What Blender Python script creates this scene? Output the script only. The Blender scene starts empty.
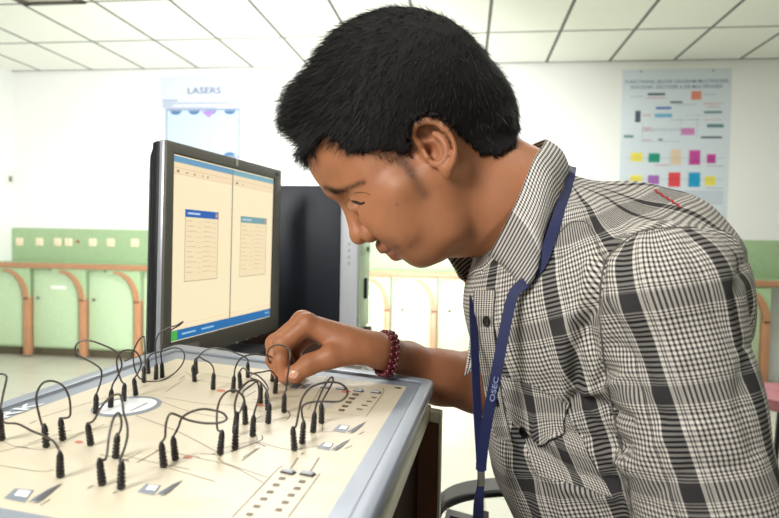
import bpy, bmesh, math, random
import numpy as np
from mathutils import Vector, Matrix
random.seed(7); np.random.seed(7)
S = bpy.context.scene
COL = S.collection
# ------------------------------------------------------------------ camera
FPX, CX, CY = 620.0, 389.5, 259.0
HC = 1.10
def nrm(v): v = np.array(v, float); return v / np.linalg.norm(v)
# world axes written in camera coordinates (right, down, forward)
_up = nrm((.0176, -1.0, -.03435))
_yy = np.array(((466 - CX) / FPX, (239 - CY) / FPX, 1.0))
_yy = nrm(_yy - _up * np.dot(_yy, _up))
_xx = np.cross(_yy, _up)
M_C2W = np.array([_xx, _yy, _up])          # rows: world axes in camera coords
CAM = np.array((0, 0, HC))
def c2w(q): return np.asarray(q, float) @ M_C2W.T + CAM       # camera coords (m) -> world
def dirw(q): return np.asarray(q, float) @ M_C2W.T
def C(px, py, Z): return np.array(((px - CX) / FPX * Z, (py - CY) / FPX * Z, Z))
def W(px, py, Z): return c2w(C(px, py, Z))
def ray(px, py): return dirw(((px - CX) / FPX, (py - CY) / FPX, 1.0))
def on_z(px, py, z):
    d = ray(px, py); return CAM + d * ((z - CAM[2]) / d[2])
def on_y(px, py, y):
    d = ray(px, py); return CAM + d * (y / d[1])
cd = bpy.data.cameras.new('camera'); cam = bpy.data.objects.new('camera', cd); COL.objects.link(cam)
cd.sensor_width = 36; cd.lens = FPX / 779 * 36; cd.clip_start = .02
R = Matrix([list(dirw((1, 0, 0))), list(dirw((0, -1, 0))), list(dirw((0, 0, -1)))]).transposed()
cam.matrix_world = Matrix.Translation(CAM) @ R.to_4x4()
cd.dof.use_dof = True; cd.dof.focus_distance = .64; cd.dof.aperture_fstop = 8.5
S.camera = cam
S.view_settings.view_transform = 'Standard'; S.view_settings.look = 'None'
S.view_settings.exposure = 0.0; S.view_settings.gamma = 1.0; S.view_settings.use_curve_mapping = False
# ------------------------------------------------------------------ materials
def lin(c):
    r = []
    for v in c[:3]:
        v = v / 255.0
        r.append(v / 12.92 if v <= .04045 else ((v + .055) / 1.055) ** 2.4)
    return (r[0], r[1], r[2], 1.0)
def mat(name, col, rough=.5, metal=0.0, spec=.5, var=.06, scale=40.0, bump=0.0, bscale=200.0, coords='Object', **kw):
    m = bpy.data.materials.new(name); m.use_nodes = True
    nt = m.node_tree; n = nt.nodes; b = n['Principled BSDF']
    tc = n.new('ShaderNodeTexCoord'); no = n.new('ShaderNodeTexNoise')
    no.inputs['Scale'].default_value = scale; no.inputs['Detail'].default_value = 3
    nt.links.new(tc.outputs[coords], no.inputs['Vector'])
    mx = n.new('ShaderNodeMix'); mx.data_type = 'RGBA'
    c = lin(col)
    mx.inputs['A'].default_value = tuple(max(0, x * (1 - var)) for x in c[:3]) + (1,)
    mx.inputs['B'].default_value = tuple(min(1, x * (1 + var)) for x in c[:3]) + (1,)
    nt.links.new(no.outputs['Fac'], mx.inputs['Factor'])
    nt.links.new(mx.outputs['Result'], b.inputs['Base Color'])
    b.inputs['Roughness'].default_value = rough; b.inputs['Metallic'].default_value = metal
    b.inputs['Specular IOR Level'].default_value = spec
    for k, v in kw.items(): b.inputs[k.replace('_', ' ')].default_value = v
    if bump:
        n2 = n.new('ShaderNodeTexNoise'); n2.inputs['Scale'].default_value = bscale; n2.inputs['Detail'].default_value = 4
        nt.links.new(tc.outputs[coords], n2.inputs['Vector'])
        bp = n.new('ShaderNodeBump'); bp.inputs['Strength'].default_value = bump; bp.inputs['Distance'].default_value = .002
        nt.links.new(n2.outputs['Fac'], bp.inputs['Height']); nt.links.new(bp.outputs['Normal'], b.inputs['Normal'])
    return m
def glow(name, col, strength=1.0):
    m = bpy.data.materials.new(name); m.use_nodes = True
    nt = m.node_tree; b = nt.nodes['Principled BSDF']
    b.inputs['Base Color'].default_value = (.02, .02, .02, 1); b.inputs['Roughness'].default_value = .35
    tc = nt.nodes.new('ShaderNodeTexCoord'); no = nt.nodes.new('ShaderNodeTexNoise'); no.inputs['Scale'].default_value = 900
    nt.links.new(tc.outputs['Object'], no.inputs['Vector'])
    mx = nt.nodes.new('ShaderNodeMix'); mx.data_type = 'RGBA'
    c = lin(col); mx.inputs['A'].default_value = c; mx.inputs['B'].default_value = tuple(x * .94 for x in c[:3]) + (1,)
    nt.links.new(no.outputs['Fac'], mx.inputs['Factor']); nt.links.new(mx.outputs['Result'], b.inputs['Emission Color'])
    b.inputs['Emission Strength'].default_value = strength
    return m
# ------------------------------------------------------------------ object helpers
def mesh_obj(name, verts, faces, m, parent=None, smooth=None, matidx=None):
    me = bpy.data.meshes.new(name)
    me.from_pydata([tuple(map(float, v)) for v in verts], [], [tuple(int(i) for i in f) for f in faces])
    bm = bmesh.new(); bm.from_mesh(me); bmesh.ops.recalc_face_normals(bm, faces=bm.faces); bm.to_mesh(me); bm.free()
    return _finish(name, me, m, parent, smooth)
def _finish(name, me, m, parent, smooth):
    if m is not None:
        for mm in (m if isinstance(m, (list, tuple)) else [m]): me.materials.append(mm)
    if smooth is not None:
        me.polygons.foreach_set('use_smooth', [True] * len(me.polygons))
        if smooth < 179: me.set_sharp_from_angle(angle=math.radians(smooth))
    o = bpy.data.objects.new(name, me); COL.objects.link(o)
    if parent: o.parent = parent
    me.update(); return o
def bm_obj(name, bm, m, parent=None, smooth=None):
    bmesh.ops.recalc_face_normals(bm, faces=bm.faces)
    me = bpy.data.meshes.new(name); bm.to_mesh(me); bm.free()
    return _finish(name, me, m, parent, smooth)
def tag(o, label=None, cat=None, group=None, kind=None):
    if label: o['label'] = label
    if cat: o['category'] = cat
    if group: o['group'] = group
    if kind: o['kind'] = kind
    return o
def thing(name, label, cat, loc=(0, 0, 0), group=None):
    o = bpy.data.objects.new(name, None); COL.objects.link(o); o.empty_display_size = .05
    o.location = tuple(map(float, loc)); tag(o, label, cat, group); return o
def adopt(root):
    """parts were modelled in world coordinates: keep them there under the moved empty"""
    bpy.context.view_layer.update()
    for ch in root.children:
        ch.matrix_parent_inverse = root.matrix_world.inverted()
def box_bm(bm, O, ax, ay, az, bev=0.0, seg=2):
    """box from corner O with edge vectors"""
    O, ax, ay, az = [Vector(tuple(map(float, v))) for v in (O, ax, ay, az)]
    vs = [bm.verts.new(O + ax * i + ay * j + az * k) for k in (0, 1) for j in (0, 1) for i in (0, 1)]
    fs = [bm.faces.new([vs[i] for i in f]) for f in ((0, 2, 3, 1), (4, 5, 7, 6), (0, 1, 5, 4), (2, 6, 7, 3), (0, 4, 6, 2), (1, 3, 7, 5))]
    if bev > 0:
        es = set(e for f in fs for e in f.edges)
        bmesh.ops.bevel(bm, geom=list(es), offset=bev, segments=seg, profile=.5, affect='EDGES', clamp_overlap=True)
def box(name, O, ax, ay, az, m, parent=None, bev=.002, seg=2):
    bm = bmesh.new(); box_bm(bm, O, ax, ay, az, bev, seg)
    return bm_obj(name, bm, m, parent, 40)
def abox(name, x0, x1, y0, y1, z0, z1, m, parent=None, bev=.002):
    return box(name, (x0, y0, z0), (x1 - x0, 0, 0), (0, y1 - y0, 0), (0, 0, z1 - z0), m, parent, bev)
def prism(name, pts, depth, m, parent=None, bev=0.0):
    """polygon pts (3D, ordered) extruded by vector depth"""
    bm = bmesh.new(); d = Vector(tuple(map(float, depth)))
    a = [bm.verts.new(Vector(tuple(map(float, p)))) for p in pts]; b = [bm.verts.new(v.co + d) for v in a]
    n = len(a); bm.faces.new(a); bm.faces.new(b[::-1])
    for i in range(n): bm.faces.new((a[i], a[(i + 1) % n], b[(i + 1) % n], b[i]))
    if bev: bmesh.ops.bevel(bm, geom=list(bm.edges), offset=bev, segments=2, profile=.5, affect='EDGES', clamp_overlap=True)
    return bm_obj(name, bm, m, parent, 40)
def spline(pts, n=6):
    """Catmull-Rom through pts"""
    P = [np.array(p, float) for p in pts]; P = [2 * P[0] - P[1]] + P + [2 * P[-1] - P[-2]]
    out = []
    for i in range(1, len(P) - 2):
        for k in range(n):
            t = k / n
            out.append(.5 * ((2 * P[i]) + (-P[i - 1] + P[i + 1]) * t + (2 * P[i - 1] - 5 * P[i] + 4 * P[i + 1] - P[i + 2]) * t * t
                             + (-P[i - 1] + 3 * P[i] - 3 * P[i + 1] + P[i + 2]) * t ** 3))
    out.append(P[-2]); return out
def frames(path):
    path = [np.array(p, float) for p in path]; T = []
    for i in range(len(path)):
        T.append(nrm(path[min(i + 1, len(path) - 1)] - path[max(i - 1, 0)] + 1e-12))
    ref = np.array((0, 0, 1.0)) if abs(T[0][2]) < .9 else np.array((1.0, 0, 0))
    N = nrm(np.cross(T[0], ref)); Ns = [N]
    for i in range(1, len(path)):
        N = Ns[-1] - T[i] * np.dot(Ns[-1], T[i]); Ns.append(nrm(N))
    return path, T, Ns
def tube_vf(path, r, seg=8, cap=True):
    path, T, N = frames(path); rr = r if hasattr(r, '__len__') else [r] * len(path)
    V = []; F = []
    for i, p in enumerate(path):
        b = np.cross(T[i], N[i])
        for k in range(seg):
            a = 2 * math.pi * k / seg; V.append(p + rr[i] * (math.cos(a) * N[i] + math.sin(a) * b))
    for i in range(len(path) - 1):
        for k in range(seg):
            F.append((i * seg + k, i * seg + (k + 1) % seg, (i + 1) * seg + (k + 1) % seg, (i + 1) * seg + k))
    if cap:
        F.append(tuple(range(seg))[::-1]); F.append(tuple((len(path) - 1) * seg + k for k in range(seg)))
    return V, F
def tube(name, path, r, m, parent=None, seg=8):
    V, F = tube_vf(path, r, seg); return mesh_obj(name, V, F, m, parent, 50)
def join_vf(parts):
    V = []; F = []
    for v, f in parts:
        o = len(V); V += list(v); F += [tuple(i + o for i in q) for q in f]
    return V, F
def lathe_vf(base, axis, prof, seg=14):
    """prof: (radius, height along axis)"""
    ax = nrm(axis); t = np.array((1.0, 0, 0)) if abs(ax[0]) < .8 else np.array((0, 1.0, 0))
    e1 = nrm(np.cross(ax, t)); e2 = np.cross(ax, e1); base = np.array(base, float); V = []; F = []
    for r, h in prof:
        for k in range(seg):
            a = 2 * math.pi * k / seg; V.append(base + ax * h + r * (math.cos(a) * e1 + math.sin(a) * e2))
    for i in range(len(prof) - 1):
        for k in range(seg):
            F.append((i * seg + k, i * seg + (k + 1) % seg, (i + 1) * seg + (k + 1) % seg, (i + 1) * seg + k))
    F.append(tuple(range(seg))[::-1]); F.append(tuple((len(prof) - 1) * seg + k for k in range(seg)))
    return V, F
def quadmap(p00, p10, p01, p11):
    p00, p10, p01, p11 = [np.array(p, float) for p in (p00, p10, p01, p11)]
    return lambda s, t: p00 * (1 - s) * (1 - t) + p10 * s * (1 - t) + p01 * (1 - s) * t + p11 * s * t
def quads(name, qm, rects, nrmv, off, m, parent):
    """flat printed rectangles (s0,t0,s1,t1) on a mapped surface"""
    if name.split('_')[-1] in ('blocks', 'boxes'):
        one = name[:-2] if name.endswith('boxes') else name.rstrip('s')
        for r in rects: quads(one + '_print' if one == name else one, qm, [r], nrmv, off, m, parent)
        return
    V = []; F = []
    nv = np.array(nrmv, float)
    for s0, t0, s1, t1 in rects:
        o = len(V); V += [qm(s, t) + nv * off for s, t in ((s0, t0), (s1, t0), (s1, t1), (s0, t1))]; F.append((o, o + 1, o + 2, o + 3))
    return mesh_obj(name, V, F, m, parent)
def text(name, s, origin, ex, ey, size, m, parent=None, width=None, bold=0.0, extrude=0.0):
    """lettering lying in the plane ex/ey; origin is the lower left corner"""
    cu = bpy.data.curves.new(name, 'FONT'); cu.body = s; cu.size = 1.0; cu.offset = bold; cu.resolution_u = 3; cu.extrude = extrude
    o = bpy.data.objects.new(name, cu); COL.objects.link(o); cu.materials.append(m)
    bpy.context.view_layer.update()
    dg = bpy.context.evaluated_depsgraph_get(); ev = o.evaluated_get(dg); me = bpy.data.meshes.new_from_object(ev)
    xs = [v.co.x for v in me.vertices]; ys = [v.co.y for v in me.vertices]
    x0, x1, y0, y1 = min(xs), max(xs), min(ys), max(ys)
    ex = np.array(ex, float); ey = np.array(ey, float); ez = nrm(np.cross(ex, ey))
    sx = (width / (x1 - x0)) if width else size / (y1 - y0); sy = size / (y1 - y0)
    for v in me.vertices:
        p = np.array(origin) + ex * (v.co.x - x0) * sx + ey * (v.co.y - y0) * sy + ez * v.co.z
        v.co = Vector(p)
    bpy.data.objects.remove(o); bpy.data.curves.remove(cu)
    me.name = name; o = bpy.data.objects.new(name, me); COL.objects.link(o)
    if not me.materials: me.materials.append(m)
    if parent: o.parent = parent
    return o
# ================================================================== ROOM
YW = 5.35
YB = 4.95
ZC = on_y(310, 66.5, YW)[2]                # ceiling height
XL = on_y(13, 150, YW)[0]                  # left wall
XR, YF = 4.6, -2.6
ZBAND = on_y(60, 228.5, YW)[2]
ZTOP = on_y(60, 263.5, YB)[2]              # bench top
m_wall = mat('wall_paint', (240, 241, 238), .7, var=.015, scale=3, bump=.05)
m_wallL = mat('side_wall_paint', (236, 238, 234), .7, var=.015, scale=3, bump=.05)
def struct(name, V, F, m): return tag(mesh_obj(name, V, F, m), kind='structure')
def slab(name, x0, x1, y0, y1, z0, z1, m): return tag(abox(name, x0, x1, y0, y1, z0, z1, m, bev=0), kind='structure')
slab('wall_back', XL, XR, YW, YW + .12, 0, ZC, m_wall)
slab('wall_left', XL - .12, XL, YF, YW + .12, 0, ZC, m_wallL)
slab('wall_right', XR, XR + .12, YF, YW + .12, 0, ZC, m_wallL)
# floor: large pale tiles with thin joints
def grid_mat(name, col, line, sx, sy, x0, y0, w, rough, var=.03, spec=.5):
    m = mat(name, col, rough, var=var, scale=2.0, spec=spec); nt = m.node_tree; n = nt.nodes; b = n['Principled BSDF']
    src = b.inputs['Base Color'].links[0].from_socket
    tc = n.new('ShaderNodeTexCoord'); sp = n.new('ShaderNodeSeparateXYZ'); nt.links.new(tc.outputs['Object'], sp.inputs[0])
    def mth(op, a, bb):
        q = n.new('ShaderNodeMath'); q.operation = op
        for i, x in enumerate((a, bb)):
            if isinstance(x, (int, float)): q.inputs[i].default_value = x
            elif x is not None: nt.links.new(x, q.inputs[i])
        return q.outputs[0]
    def ln(o, s, o0):
        f = mth('FRACT', mth('DIVIDE', mth('SUBTRACT', o, o0), s), None)
        d = mth('ABSOLUTE', mth('SUBTRACT', f, .5), None)          # .5 at the joint
        return mth('GREATER_THAN', d, .5 - w / s / 2)
    k = mth('MAXIMUM', ln(sp.outputs[0], sx, x0), ln(sp.outputs[1], sy, y0))
    mx = n.new('ShaderNodeMix'); mx.data_type = 'RGBA'; nt.links.new(k, mx.inputs['Factor'])
    nt.links.new(src, mx.inputs['A']); mx.inputs['B'].default_value = lin(line)
    nt.links.new(mx.outputs['Result'], b.inputs['Base Color']); return m
m_floor = grid_mat('floor_tiles', (200, 198, 184), (150, 148, 132), .6, .6, .1, on_z(460, 449, 0)[1], .008, .3)
m_ceil = grid_mat('ceiling_tiles', (240, 241, 234), (92, 92, 90), .507, .78, on_y(145, 70.6, YW)[0], YW - .012, .022, .8, .02)
slab('floor', XL - .12, XR, YF, YW + .12, -.08, 0, m_floor)
slab('ceiling', XL - .12, XR, YF, YW + .12, ZC, ZC + .08, m_ceil)
# air vent set in the ceiling
m_vent = mat('vent_metal', (168, 160, 146), .6); m_vdark = mat('vent_gap', (84, 78, 72), .8)
a = on_z(27, 6.0, ZC); b_ = on_z(92, 3.8, ZC)
vx0, vx1, vy0, vy1 = a[0] + .02, b_[0] - .02, a[1] - .52, a[1] - .03
t = thing('ceiling_vent', 'beige square air vent set in the white ceiling grid', 'vent', ((vx0 + vx1) / 2, (vy0 + vy1) / 2, ZC))
bm = bmesh.new()
for x0, x1, y0, y1 in ((vx0, vx1, vy0, vy0 + .04), (vx0, vx1, vy1 - .04, vy1), (vx0, vx0 + .05, vy0, vy1), (vx1 - .05, vx1, vy0, vy1)):
    box_bm(bm, (x0, y0, ZC - .012), (x1 - x0, 0, 0), (0, y1 - y0, 0), (0, 0, .012), .002)
bm_obj('vent_frame', bm, m_vdark, t)
bm = bmesh.new()
for i in range(6):
    y = vy0 + .05 + i * (vy1 - vy0 - .1) / 6
    box_bm(bm, (vx0 + .05, y, ZC - .012), (vx1 - vx0 - .1, 0, 0), (0, .05, .006), (0, -.002, .004), .001)
bm_obj('louver', bm, m_vent, t); adopt(t)
# small hook on the left wall
p0 = CAM + ray(9, 179) * ((XL - CAM[0]) / ray(9, 179)[0])
t = thing('wall_switch', 'small dark switch high on the left side wall', 'switch', p0)
abox('switch_plate', XL, XL + .012, p0[1] - .05, p0[1] + .05, p0[2] - .05, p0[2] + .05, mat('switch_white', (226, 226, 220), .4), t, .003)
abox('rocker', XL + .012, XL + .02, p0[1] - .018, p0[1] + .018, p0[2] - .025, p0[2] + .025, mat('switch_dark', (120, 118, 112), .4), t, .003)
adopt(t)
# green laminate splash panel on the back wall
m_green = mat('green_laminate', (164, 190, 148), .4, var=.12, scale=26)
m_green2 = mat('green_laminate_door', (184, 207, 170), .4, var=.10, scale=26)
m_wood = mat('teak_edge', (178, 130, 96), .45, var=.2, scale=14)
tag(abox('trim_back', XL + .002, XR, YW - .02, YW - .0005, ZTOP - .06, ZBAND, m_green, None, .002), kind='structure')
# lab bench
wt = thing('bench_worktop', 'long green laminate worktop with teak front edge along the back wall', 'worktop', ((XL + XR) / 2, (YB + YW) / 2, ZTOP))
abox('top_board', XL + .002, XR, YB + .03, YW - .021, ZTOP - .03, ZTOP - .002, m_green, wt, .002)
abox('front_edge', XL + .002, XR, YB - .005, YB + .029, ZTOP - .045, ZTOP, m_wood, wt, .004)
adopt(wt)
bays = [-28, 28, 84, 139, 190, 241, 292, 343, 390, 437, 487, 540, 594, 650, 708, 772]
xs = [on_y(p, 300, YB)[0] for p in bays]
m_label = mat('door_label', (232, 236, 226), .5); m_dark = mat('dark_metal', (70, 72, 66), .4, .6)
desc = ['at the left end of the back bench', 'with white label, second from the left end of the bench', 'just left of the monitor', 'behind the monitor, in its left half', 'behind the middle of the monitor',
        'behind the right edge of the monitor', 'behind the dark computer tower', 'just right of the computer tower', 'below the chin of the man', 'beside the collar of the man',
        'behind the chest of the man', 'behind the shirt pocket of the man', 'behind the shoulder of the man', 'behind the upper arm of the man', 'behind the back of the man']
for i in range(len(xs) - 1):
    x0, x1 = xs[i], xs[i + 1]; zt = ZTOP - .046; w = x1 - x0; pw = .05
    if x0 < XL: x0 = XL + .003
    t = thing('bench_cabinet', 'green arched cabinet ' + desc[i], 'cabinet', ((x0 + x1) / 2, YB + .2, 0), 'green cabinets under the back bench')
    abox('carcass', x0 + .002, x1 - .002, YB + .07, YW - .022, .08, zt - .001, m_green, t, 0)
    abox('plinth', x0 + .002, x1 - .002, YB + .12, YW - .03, .0, .079, mat('plinth', (92, 84, 64), .6), t, 0)
    # door, recessed
    d = abox('door', x0 + .012, x1 - pw - .004, YB + .05, YB + .069, .10, zt - .02, m_green2, t, .003)
    hx = x0 + .07 if i < 6 else x0 + .1
    V, F = lathe_vf((hx, YB + .05, .52), (0, -1, 0), [(.004, 0), (.005, .01), (.011, .013), (.012, .02), (.007, .025)], 12)
    mesh_obj('door_knob', V, F, m_dark, d, 40)
    if i in (1, 7, 9): abox('label_plate', x0 + w * .34, x0 + w * .62, YB + .046, YB + .05, .6, .63, m_label, d, .001)
    # post and quarter arch of teak, green spandrel
    abox('post', x1 - pw, x1 - .001, YB + .004, YB + .069, .02, zt - .26, m_wood, t, .003)
    n = 10; rx, rz = w * .36, .24; cx_, cz_ = x1 - pw - rx, zt - .034 - rz
    arc = [(cx_ + rx * math.sin(k / n * math.pi / 2), cz_ + rz * math.cos(k / n * math.pi / 2)) for k in range(n + 1)]
    V = []; F = []
    for k, (x, z) in enumerate(arc):
        a = k / n * math.pi / 2; ox, oz = math.sin(a), math.cos(a); tk = .02 + .028 * math.sin(a)
        for (q, y) in ((0, YB + .004), (tk, YB + .004), (tk, YB + .05), (0, YB + .05)): V.append((min(x + ox * q, x1 - .001), y, z + oz * q))
    for k in range(n):
        for q in range(4): F.append((k * 4 + q, k * 4 + (q + 1) % 4, k * 4 + 4 + (q + 1) % 4, k * 4 + 4 + q))
    F += [(0, 1, 2, 3), tuple(n * 4 + q for q in (3, 2, 1, 0))]
    mesh_obj('arch_edge', V, F, m_wood, t, 50)
    sp_ = [(x, YB + .012, z) for x, z in arc] + [(x1 - .002, YB + .012, cz_ - .0), (x1 - .002, YB + .012, zt - .001), (cx_ - w * .15, YB + .012, zt - .001), (cx_ - w * .15, YB + .012, zt - .03)]
    prism('spandrel', sp_, (0, .02, 0), m_green, t)
    adopt(t)
# wall sockets on the splash panel
m_sock = mat('socket_cream', (244, 226, 196), .4); m_sockd = mat('socket_grey', (160, 150, 132), .5)
sx = [(20, 'first from the left end'), (40, 'second from the left end'), (58, 'left one of the close pair'), (69, 'right one of the close pair'), (93, 'to the right of the close pair'), (111, 'second from the monitor'), (135, 'next to the monitor')]
for px, ds in sx:
    c = on_y(px, 241.5 + .01 * px, YW - .02)
    t = thing('wall_socket', 'cream wall socket on the green splash panel, ' + ds, 'socket', c, 'wall sockets on the splash panel')
    abox('socket_plate', c[0] - .036, c[0] + .036, YW - .032, YW - .0205, c[2] - .036, c[2] + .036, m_sock, t, .004)
    for dx, dz in ((0, .016), (-.012, -.008), (.012, -.008)):
        v, f = lathe_vf((c[0] + dx, YW - .0322, c[2] + dz), (0, -1, 0), [(.004, 0), (.004, .0006)], 10)
        mesh_obj('socket_hole', v, f, m_sockd, t)
    adopt(t)
c = on_y(78, 241.5, YW - .02)
V, F = lathe_vf((c[0], YW - .021, c[2]), (0, -1, 0), [(.014, 0), (.014, .006), (.009, .012)], 12)
tag(mesh_obj('indicator_lamp', V, F, mat('indicator_red', (170, 70, 50), .3), None, 40), 'small red indicator lamp on the green splash panel', 'lamp')
# ------------------------------------------------------------------ posters
def poster(name, label, cat, x0p, x1p, ytp, ybp, yfix):
    tl = on_y(x0p, ytp, YW); tr = on_y(x1p, ytp, YW); bl = on_y(x0p, ybp, YW)
    x0, x1, zt, zb = tl[0], tr[0], tl[2], bl[2]
    t = thing(name, label, cat, ((x0 + x1) / 2, YW - .003, zb))
    qm = quadmap((x0, YW - .004, zt), (x1, YW - .004, zt), (x0, YW - .004, zb), (x1, YW - .004, zb))
    return t, qm, x0, x1, zt, zb
ND = (0, -1, 0)
t, qm, x0, x1, zt, zb = poster('poster', 'pale laser poster with blue picture high on wall above the monitor', 'poster', 160, 243, 77, 192, 0)
abox('sheet', x0, x1, YW - .004, YW - .0005, zb, zt, mat('poster_paper', (208, 212, 224), .35, var=.02), t, 0)
mp = mat('poster_print_blue', (84, 102, 154), .4); mp2 = mat('poster_print_grey', (140, 154, 186), .4)
text('title', 'LASERS', qm(.34, .15) + np.array((0, -.0006, 0)), (1, 0, 0), (0, 0, 1), (zt - zb) * .055, mp, t, (x1 - x0) * .4, .01)
quads('caption_lines', qm, [(.04, .2, .22, .213), (.04, .225, .9, .235), (.04, .245, .16, .255), (.04, .265, .7, .272)], ND, .0006, mp2, t)
quads('picture', qm, [(.09, .29, .96, .69)], ND, .0006, mat('poster_picture', (190, 210, 230), .3, var=.03), t)
mb = mat('poster_picture_blue', (78, 116, 156), .3)
for cx_, top in [(.2, 1), (.42, 1), (.62, 1), (.85, 1), (.42, 0), (.62, 0), (.85, 0), (.2, 0)]:
    V = []; k = 9
    for j in range(k):
        a = math.pi * j / (k - 1); s_ = cx_ + .07 * math.cos(a); t_ = (.295 + .035 * math.sin(a)) if top else (.685 - .035 * math.sin(a))
        V.append(qm(s_, t_) + np.array((0, -.0012, 0)))
    mesh_obj('picture_shape', V, [tuple(range(k))], mb, t)
quads('picture_border', qm, [(.08, .28, .97, .29), (.08, .69, .97, .70), (.08, .29, .09, .69), (.96, .29, .97, .69)], ND, .0008, mp, t)
V = [qm(s, q) + np.array((0, -.0014, 0)) for s, q in ((.5, .3), (.68, .3), (.6, .36), (.9, .36), (.96, .4), (.94, .37), (.80, .78), (.94, .73), (.95, .75), (.84, .8))]
m_vio = mat('poster_violet', (170, 132, 210), .3)
for f in ((0, 1, 2), (3, 5, 4), (6, 7, 8, 9)): mesh_obj('picture_beam', [V[i] for i in f], [tuple(range(len(f)))], m_vio, t)
adopt(t)

t, qm, x0, x1, zt, zb = poster('poster', 'multiplexer block diagram poster with coloured boxes on the right wall area', 'poster', 622.5, 732, 70, 221, 0)
abox('sheet', x0, x1, YW - .004, YW - .0005, zb, zt, mat('poster_sheet_blue', (212, 222, 230), .3, var=.02), t, 0)
mt_ = mat('poster_title_ink', (98, 116, 158), .4)
text('title', 'FUNCTIONAL BLOCK DIAGRAM MULTIPLEXER,', qm(.03, .095) + np.array((0, -.0006, 0)), (1, 0, 0), (0, 0, 1), (zt - zb) * .026, mt_, t, (x1 - x0) * .95, .012)
text('title', 'ENCODER, DECODER & DE-MULTIPLEXER', qm(.08, .13) + np.array((0, -.0006, 0)), (1, 0, 0), (0, 0, 1), (zt - zb) * .026, mt_, t, (x1 - x0) * .84, .012)
def pq(nm, col, rects): quads(nm, qm, rects, ND, .0007, mat('ink_' + nm, col, .4), t)
pq('dark_blocks', (66, 74, 92), [(.24, .155, .4, .17), (.45, .21, .56, .222), (.13, .27, .18, .345), (.35, .455, .39, .465), (.74, .44, .93, .452)])
pq('green_blocks', (86, 130, 134), [(.76, .275, .92, .29), (.79, .36, .94, .382), (.03, .43, .12, .447)])
pq('blue_blocks', (88, 120, 190), [(.32, .245, .46, .262)])
pq('sky_blocks', (112, 176, 212), [(.31, .29, .47, .315)])
pq('orange_block', (222, 138, 116), [(.64, .145, .73, .2)])
pq('pink_blocks', (206, 134, 190), [(.56, .385, .68, .43)])
pq('thin_lines', (150, 160, 178), [(.2, .39, .6, .393), (.2, .47, .55, .473), (.2, .345, .203, .47), (.28, .4, .6, .402), (.45, .33, .72, .333), (.55, .31, .553, .44), (.7, .3, .703, .45), (.6, .3, .78, .302), (.05, .58, .95, .5825), (.05, .72, .95, .7225), (.46, .53, .462, .63), (.63, .53, .632, .63), (.46, .66, .462, .78), (.63, .66, .632, .78)])
pq('red_notes', (206, 112, 120), [(.2, .298, .28, .303), (.2, .38, .28, .385), (.2, .4, .3, .404), (.2, .46, .28, .464), (.75, .225, .92, .229), (.78, .245, .9, .249), (.22, .185, .4, .189), (.76, .33, .92, .333), (.33, .625, .46, .63)])
pq('caption_lines', (160, 170, 188), [(.5, .8 + i * .018, .96, .806 + i * .018) for i in range(5)] + [(.08, .8 + i * .018, .46, .806 + i * .018) for i in range(5)] + [(.5, .23, .68, .234), (.08, .175, .2, .179), (.74, .165, .86, .169), (.62, .6, .9, .603), (.8, .63, .95, .635), (.8, .775, .95, .78)])
pq('teal_box', (22, 146, 122), [(.265, .55, .37, .61)]); pq('yellow_boxes', (234, 220, 92), [(.1, .545, .21, .605), (.1, .695, .21, .755), (.79, .70, .885, .76)])
pq('tan_box', (222, 202, 176), [(.47, .525, .565, .625)]); pq('magenta_boxes', (196, 72, 158), [(.64, .53, .74, .625), (.80, .555, .88, .615)])
pq('violet_box', (166, 108, 182), [(.265, .695, .37, .755)]); pq('red_box', (224, 74, 82), [(.455, .675, .565, .77)]); pq('cyan_box', (32, 156, 204), [(.64, .675, .745, .77)])
pq('footer_mark', (120, 140, 178), [(.68, .92, .72, .945), (.86, .925, .92, .945), (.1, .93, .4, .936)])
for s in (.17, .83):
    v, f = lathe_vf(qm(s, .012), ND, [(.008, 0), (.008, .004), (.003, .006)], 10); mesh_obj('pin', v, f, m_sockd, t)
adopt(t)
# ================================================================== TRAINER KIT ON THE DESK
ZK = HC - .16                               # printed face of the kit
def K(px, py, dz=0.0):
    p = on_z(px, py, ZK); p[2] += dz; return p
def isect(a, b, c, d):                      # lines ab and cd in the horizontal plane
    a, b, c, d = [p[:2] for p in (a, b, c, d)]
    m = np.array([b - a, -(d - c)]).T; s, _ = np.linalg.solve(m, c - a); p = a + s * (b - a); return np.array((p[0], p[1], ZK))
pA, pB = K(178, 346), K(435, 383); pC_, pD_ = K(376, 518), K(0, 406)
qA = isect(K(0, 421), K(178, 358.4), K(178, 359), K(406.8, 386.7)); qB = isect(K(406.8, 386.7), K(326.7, 518), K(178, 359), K(406.8, 386.7))
qD = isect(K(0, 421), K(178, 358.4), K(0, 508), K(55, 518)); qC = isect(K(406.8, 386.7), K(326.7, 518), K(0, 508), K(55, 518))
nv = nrm((qD - qA)[:2]); off = np.array((nv[0], nv[1], 0)) * .024
pC = isect(pB, pC_, qD + off, qC + off); pD = isect(pA, pD_, qD + off, qC + off)
OUT = [pA, pB, pC, pD]; INN = [qA, qB, qC, qD]
m_bez = mat('kit_bezel_grey', (146, 154, 166), .38, .1, var=.03)
m_panel = mat('kit_panel_cream', (220, 208, 182), .42, var=.02, scale=12)
m_case = mat('kit_case_dark', (112, 116, 122), .45)
m_ink = mat('print_black', (70, 66, 58), .5); m_inkl = mat('print_line', (138, 126, 104), .5)
m_pgrey = mat('print_grey', (136, 144, 154), .45); m_pwhite = mat('print_white', (246, 246, 246), .4); m_pdark = mat('print_slate', (92, 94, 98), .45)
m_red = mat('print_red', (214, 122, 88), .5); m_pbrown = mat('print_brown', (112, 94, 74), .5)
m_plug = mat('plug_rubber', (40, 36, 34), .38, var=.15, scale=300); m_wire = mat('wire_rubber', (62, 54, 48), .4)
cen = sum(OUT) / 4
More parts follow.
